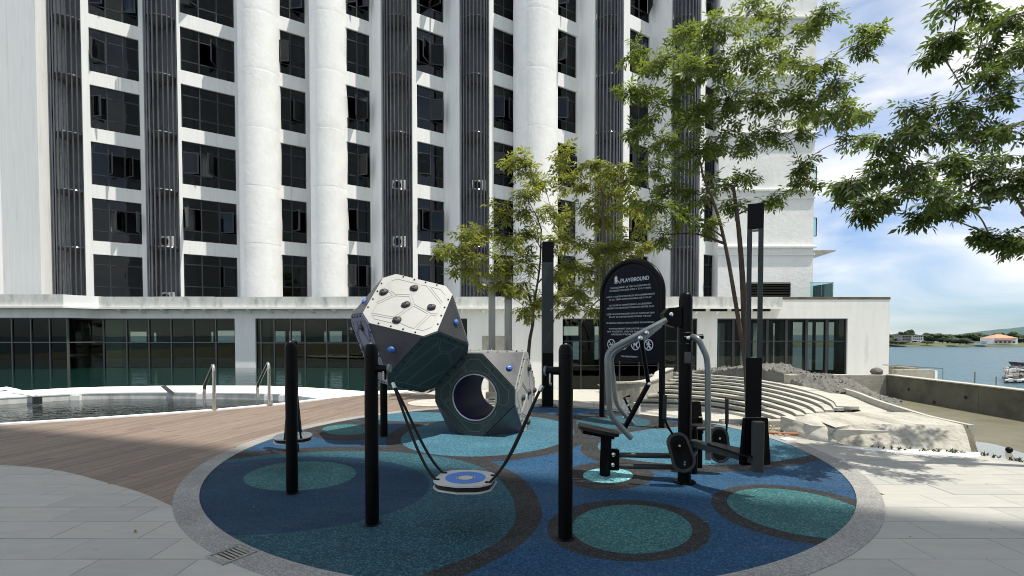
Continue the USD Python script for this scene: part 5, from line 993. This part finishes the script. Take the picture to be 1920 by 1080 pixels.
# ================================================================ trees
def tree(lab, base, fork, blobs, Y, seed, leafmat, barkmat, r0, L, per, stems=3, droop=.5, spread=.55, size=.85, fork2=None):
    """Stems from the base fork towards leafy clumps; every clump is a spray of twigs with feathered leaves."""
    r_ = np.random.default_rng(seed); base = np.array(base, float); t = thing('tree', lab, 'tree', loc=base); wood, leaves, stem = MB(), MB(), MB()
    C = [A(px, py, Y + r_.uniform(-1, 1) * spread * dy) - base for px, py, rad, dy in blobs]; R_ = [rad / F_PX * Y * size for _, _, rad, _ in blobs]
    fk = [A(px, py, Y + dy) - base for px, py, dy in fork]
    trunk = smooth_path([np.zeros(3) - [0, 0, .1], *[f for f in fk]], 6); stem.tube(trunk, np.linspace(r0, r0 * .42, len(trunk)), 12)
    nodes = [(p, r0 * .45 * (1 - .5 * i / len(trunk))) for i, p in enumerate(trunk) if p[2] > .45 * fk[-1][2]]
    if fork2:
        f2 = smooth_path([A(px, py, Y + dy) - base for px, py, dy in fork2], 6); stem.tube(f2, np.linspace(r0 * .62, r0 * .3, len(f2)), 10); nodes += [(p, r0 * .38) for p in f2[4:]]
    order = np.argsort([c[2] + .4 * np.linalg.norm(c[:2] - fk[-1][:2]) for c in C])
    LV, RC_ = [], []
    for i in order:
        c = C[i]; best = min(nodes, key=lambda q: np.linalg.norm(c - q[0]) + (0 if q[0][2] < c[2] - .15 else .9) - q[1] * 3); a = best[0]; ln_ = np.linalg.norm(c - a)
        mid = a * .5 + c * .5 + np.array([0, 0, .10 * ln_]) + r_.normal(0, .05 * ln_, 3); path = smooth_path([a, mid, c], 5); ra = min(best[1], .012 + .016 * ln_); wood.tube(path, np.linspace(ra, max(ra * .4, .006), len(path)), 7)
        nodes += [(p, max(ra * (1 - .6 * k / len(path)), .006)) for k, p in enumerate(path) if k % 2 == 0 and k > 1]
        R0 = R_[i]; ntw = max(5, int(per * (R0 / .5) ** 2))
        for _ in range(ntw):
            dv = r_.normal(0, 1, 3); dv[2] = dv[2] * .6 + .1; dv /= np.linalg.norm(dv); s0 = c + r_.normal(0, .14, 3) * R0; e = s0 + dv * R0 * r_.uniform(.45, 1.1) - [0, 0, droop * .22 * R0]
            tw = smooth_path([s0, (s0 + e) / 2 + [0, 0, .1 * R0], e], 3); wood.tube(tw, np.linspace(.007, .003, len(tw)), 3, cap=False)
            for q in tw[2:]:
                for _k in range(2):
                    ax_ = dv * .5 + r_.normal(0, .6, 3); ax_[2] = ax_[2] * .5 - droop * r_.uniform(.1, .9); ax_ /= np.linalg.norm(ax_); RC_.append((q, ax_))
    if RC_:
        o = np.array([q for q, _ in RC_]); ax = np.array([a for _, a in RC_]); n_ = len(o); up = r_.normal(0, .4, (n_, 3)) + [0, 0, 1]; sd = np.cross(ax, up); sd /= np.linalg.norm(sd, axis=1, keepdims=True); nr = np.cross(sd, ax)
        ll = L * r_.uniform(.75, 1.2, n_); nl = 7; V = []
        for k in range(nl):
            if k == nl - 1: b = o + ax * (ll * 1.7)[:, None]; dr = ax.copy()
            else: sgn = 1 if k % 2 else -1; b = o + ax * (ll * (.25 + .26 * k))[:, None]; dr = ax * .62 + sd * sgn * .78
            dr = dr + r_.normal(0, .14, (n_, 3)) - np.array([0, 0, .22]) * droop; dr /= np.linalg.norm(dr, axis=1, keepdims=True); w_ = np.cross(dr, nr); w_ /= np.linalg.norm(w_, axis=1, keepdims=True); l2 = (ll * r_.uniform(.65, 1.2, n_))[:, None]; wf = r_.uniform(.13, .22, n_)[:, None]; cu = r_.uniform(-.05, .28, n_)[:, None]
            up2 = np.cross(w_, dr); V.append(np.stack([b, b + dr * l2 * .45 + w_ * l2 * wf, b + dr * l2 + up2 * -l2 * cu, b + dr * l2 * .45 - w_ * l2 * wf], 1))
        V = np.stack(V, 1).reshape(-1, 3); k = np.arange(len(V) // 4) * 4; F = np.vstack([np.stack([k, k + 1, k + 2], 1), np.stack([k, k + 2, k + 3], 1)])
        order_ = np.argsort(np.tile(np.arange(len(k)), 2), kind='stable'); part(t, 'crown', (V, F[order_]), leafmat)
    part(t, 'trunk', stem, barkmat, smooth=60); part(t, 'branches', wood, barkmat, smooth=60)
    return t
TC = [(1192, 96, 34, 1), (1232, 120, 42, 1), (1180, 175, 36, 1), (1228, 200, 50, 1), (1285, 70, 42, 1), (1290, 140, 52, 1), (1345, 50, 46, 1), (1345, 120, 52, 1), (1400, 30, 44, 1), (1405, 100, 54, 1), (1462, 40, 40, 1), (1460, 110, 52, 1), (1515, 50, 40, 1), (1520, 120, 48, 1), (1548, 20, 26, 1), (1565, 160, 46, 1), (1612, 78, 26, .5), (1636, 66, 14, .3),
      (1590, 205, 44, 1), (1630, 215, 30, 1), (1535, 215, 52, 1), (1480, 190, 56, 1), (1420, 180, 56, 1), (1360, 195, 56, 1), (1300, 215, 54, 1), (1245, 265, 46, 1), (1190, 245, 34, 1), (1215, 320, 42, 1), (1265, 340, 46, 1), (1305, 290, 48, 1), (1360, 265, 48, 1), (1420, 255, 50, 1), (1480, 260, 40, 1), (1225, 385, 34, 1), (1270, 405, 36, 1), (1315, 370, 40, 1), (1345, 340, 36, 1), (1375, 390, 30, 1), (1250, 440, 26, 1), (1320, 425, 26, 1), (1450, 372, 20, .5), (1505, 345, 18, .5), (1500, 310, 22, .5), (1610, 258, 26, 1), (1395, 330, 34, 1)]
tree('tall slender tree beside the black lamp column at the right of the tower', (*G(1406, 777), 0), [(1398, 640, 0), (1392, 520, 0), (1385, 430, 0), (1375, 350, .1)], TC, 10.0, 31, 'leaf_green', 'bark_red', .075, .12, 11.5, fork2=[(1399, 690, 0), (1378, 560, -.05), (1362, 470, -.1), (1345, 400, -.15), (1318, 330, -.2)])
st2 = [(1345, 300)]
TBl = [(1058, 300, 30, 1), (1100, 300, 34, 1), (1148, 312, 34, 1), (1190, 335, 34, 1), (1075, 350, 38, 1), (1125, 355, 42, 1), (1175, 380, 38, 1), (1090, 400, 38, 1), (1140, 410, 42, 1), (1195, 410, 30, 1), (1070, 445, 30, 1), (1110, 460, 38, 1), (1160, 465, 36, 1), (1205, 455, 22, 1), (1090, 505, 30, 1), (1125, 510, 32, 1), (1060, 500, 22, 1), (1085, 545, 26, 1), (1105, 580, 24, 1), (1060, 572, 20, 1), (1140, 480, 30, 1), (1180, 490, 26, 1)]
tree('slim olive tree growing behind the notice board', (*G(1136, 760), 0), [(1135, 640, 0), (1133, 520, 0), (1131, 420, 0), (1128, 350, 0)], TBl, 11.4, 32, 'leaf_olive', 'bark', .07, .13, 11)
TA = [(968, 300, 20, 1), (990, 318, 30, 1), (1018, 345, 32, 1), (980, 360, 30, 1), (950, 400, 32, 1), (1000, 395, 34, 1), (1040, 395, 26, 1), (912, 430, 32, 1), (955, 445, 36, 1), (1000, 445, 34, 1), (875, 448, 30, 1), (848, 468, 24, 1), (900, 478, 32, 1), (862, 505, 18, 1), (945, 490, 34, 1), (990, 495, 34, 1), (900, 525, 24, 1), (935, 530, 26, 1), (975, 540, 26, 1), (1045, 450, 24, 1), (1050, 510, 22, 1), (985, 575, 18, 1), (1010, 560, 18, 1), (830, 462, 10, .5), (1046, 560, 18, 1)]
tree('small spreading olive tree behind the lower cube, left of the tall lamp column', (*G(992, 747), 0), [(990, 690, 0), (993, 640, 0), (1000, 590, 0), (985, 530, 0)], TA, 12.6, 33, 'leaf_olive', 'bark_red', .06, .14, 11, fork2=[(997, 610, 0), (1003, 560, 0), (1012, 500, .1), (1015, 430, .1)])
TD = [(1795, 18, 38, 1), (1850, 40, 44, 1), (1775, 62, 26, 1), (1748, 92, 18, .5), (1905, 30, 46, 1), (1835, 100, 44, 1), (1890, 100, 46, 1), (1930, 90, 50, 1), (1845, 150, 34, 1), (1895, 165, 44, 1), (1835, 205, 40, 1), (1775, 200, 40, 1), (1715, 212, 40, 1), (1690, 250, 42, 1), (1745, 255, 46, 1), (1805, 255, 48, 1), (1865, 240, 46, 1), (1915, 240, 46, 1), (1655, 285, 38, 1), (1640, 325, 34, 1), (1700, 305, 44, 1), (1755, 310, 44, 1), (1815, 310, 44, 1), (1870, 300, 44, 1), (1600, 335, 30, 1), (1585, 352, 20, .6), (1640, 372, 24, .8), (1626, 395, 14, .5), (1705, 352, 36, 1), (1765, 355, 36, 1), (1820, 350, 34, 1), (1745, 385, 20, .6), (1720, 408, 10, .4), (1880, 350, 28, 1), (1795, 385, 14, .5), (1915, 320, 34, 1), (1872, 445, 20, .3), (1905, 458, 20, .3), (1855, 440, 12, .3), (1960, 160, 60, 1), (1990, 260, 60, 1), (1985, 60, 60, 1), (2060, 130, 70, 1), (2080, 250, 70, 1), (2150, 180, 70, 1), (2030, 340, 50, 1)]
tree('dark leafy tree reaching in from the right over the water', (*G(2085, 886), 0), [(2070, 700, 0), (2040, 560, 0), (1960, 440, 0), (1920, 395, 0)], TD, 5.75, 34, 'leaf_dark', 'bark', .09, .088, 7.5, droop=.8, spread=.6, size=.78)
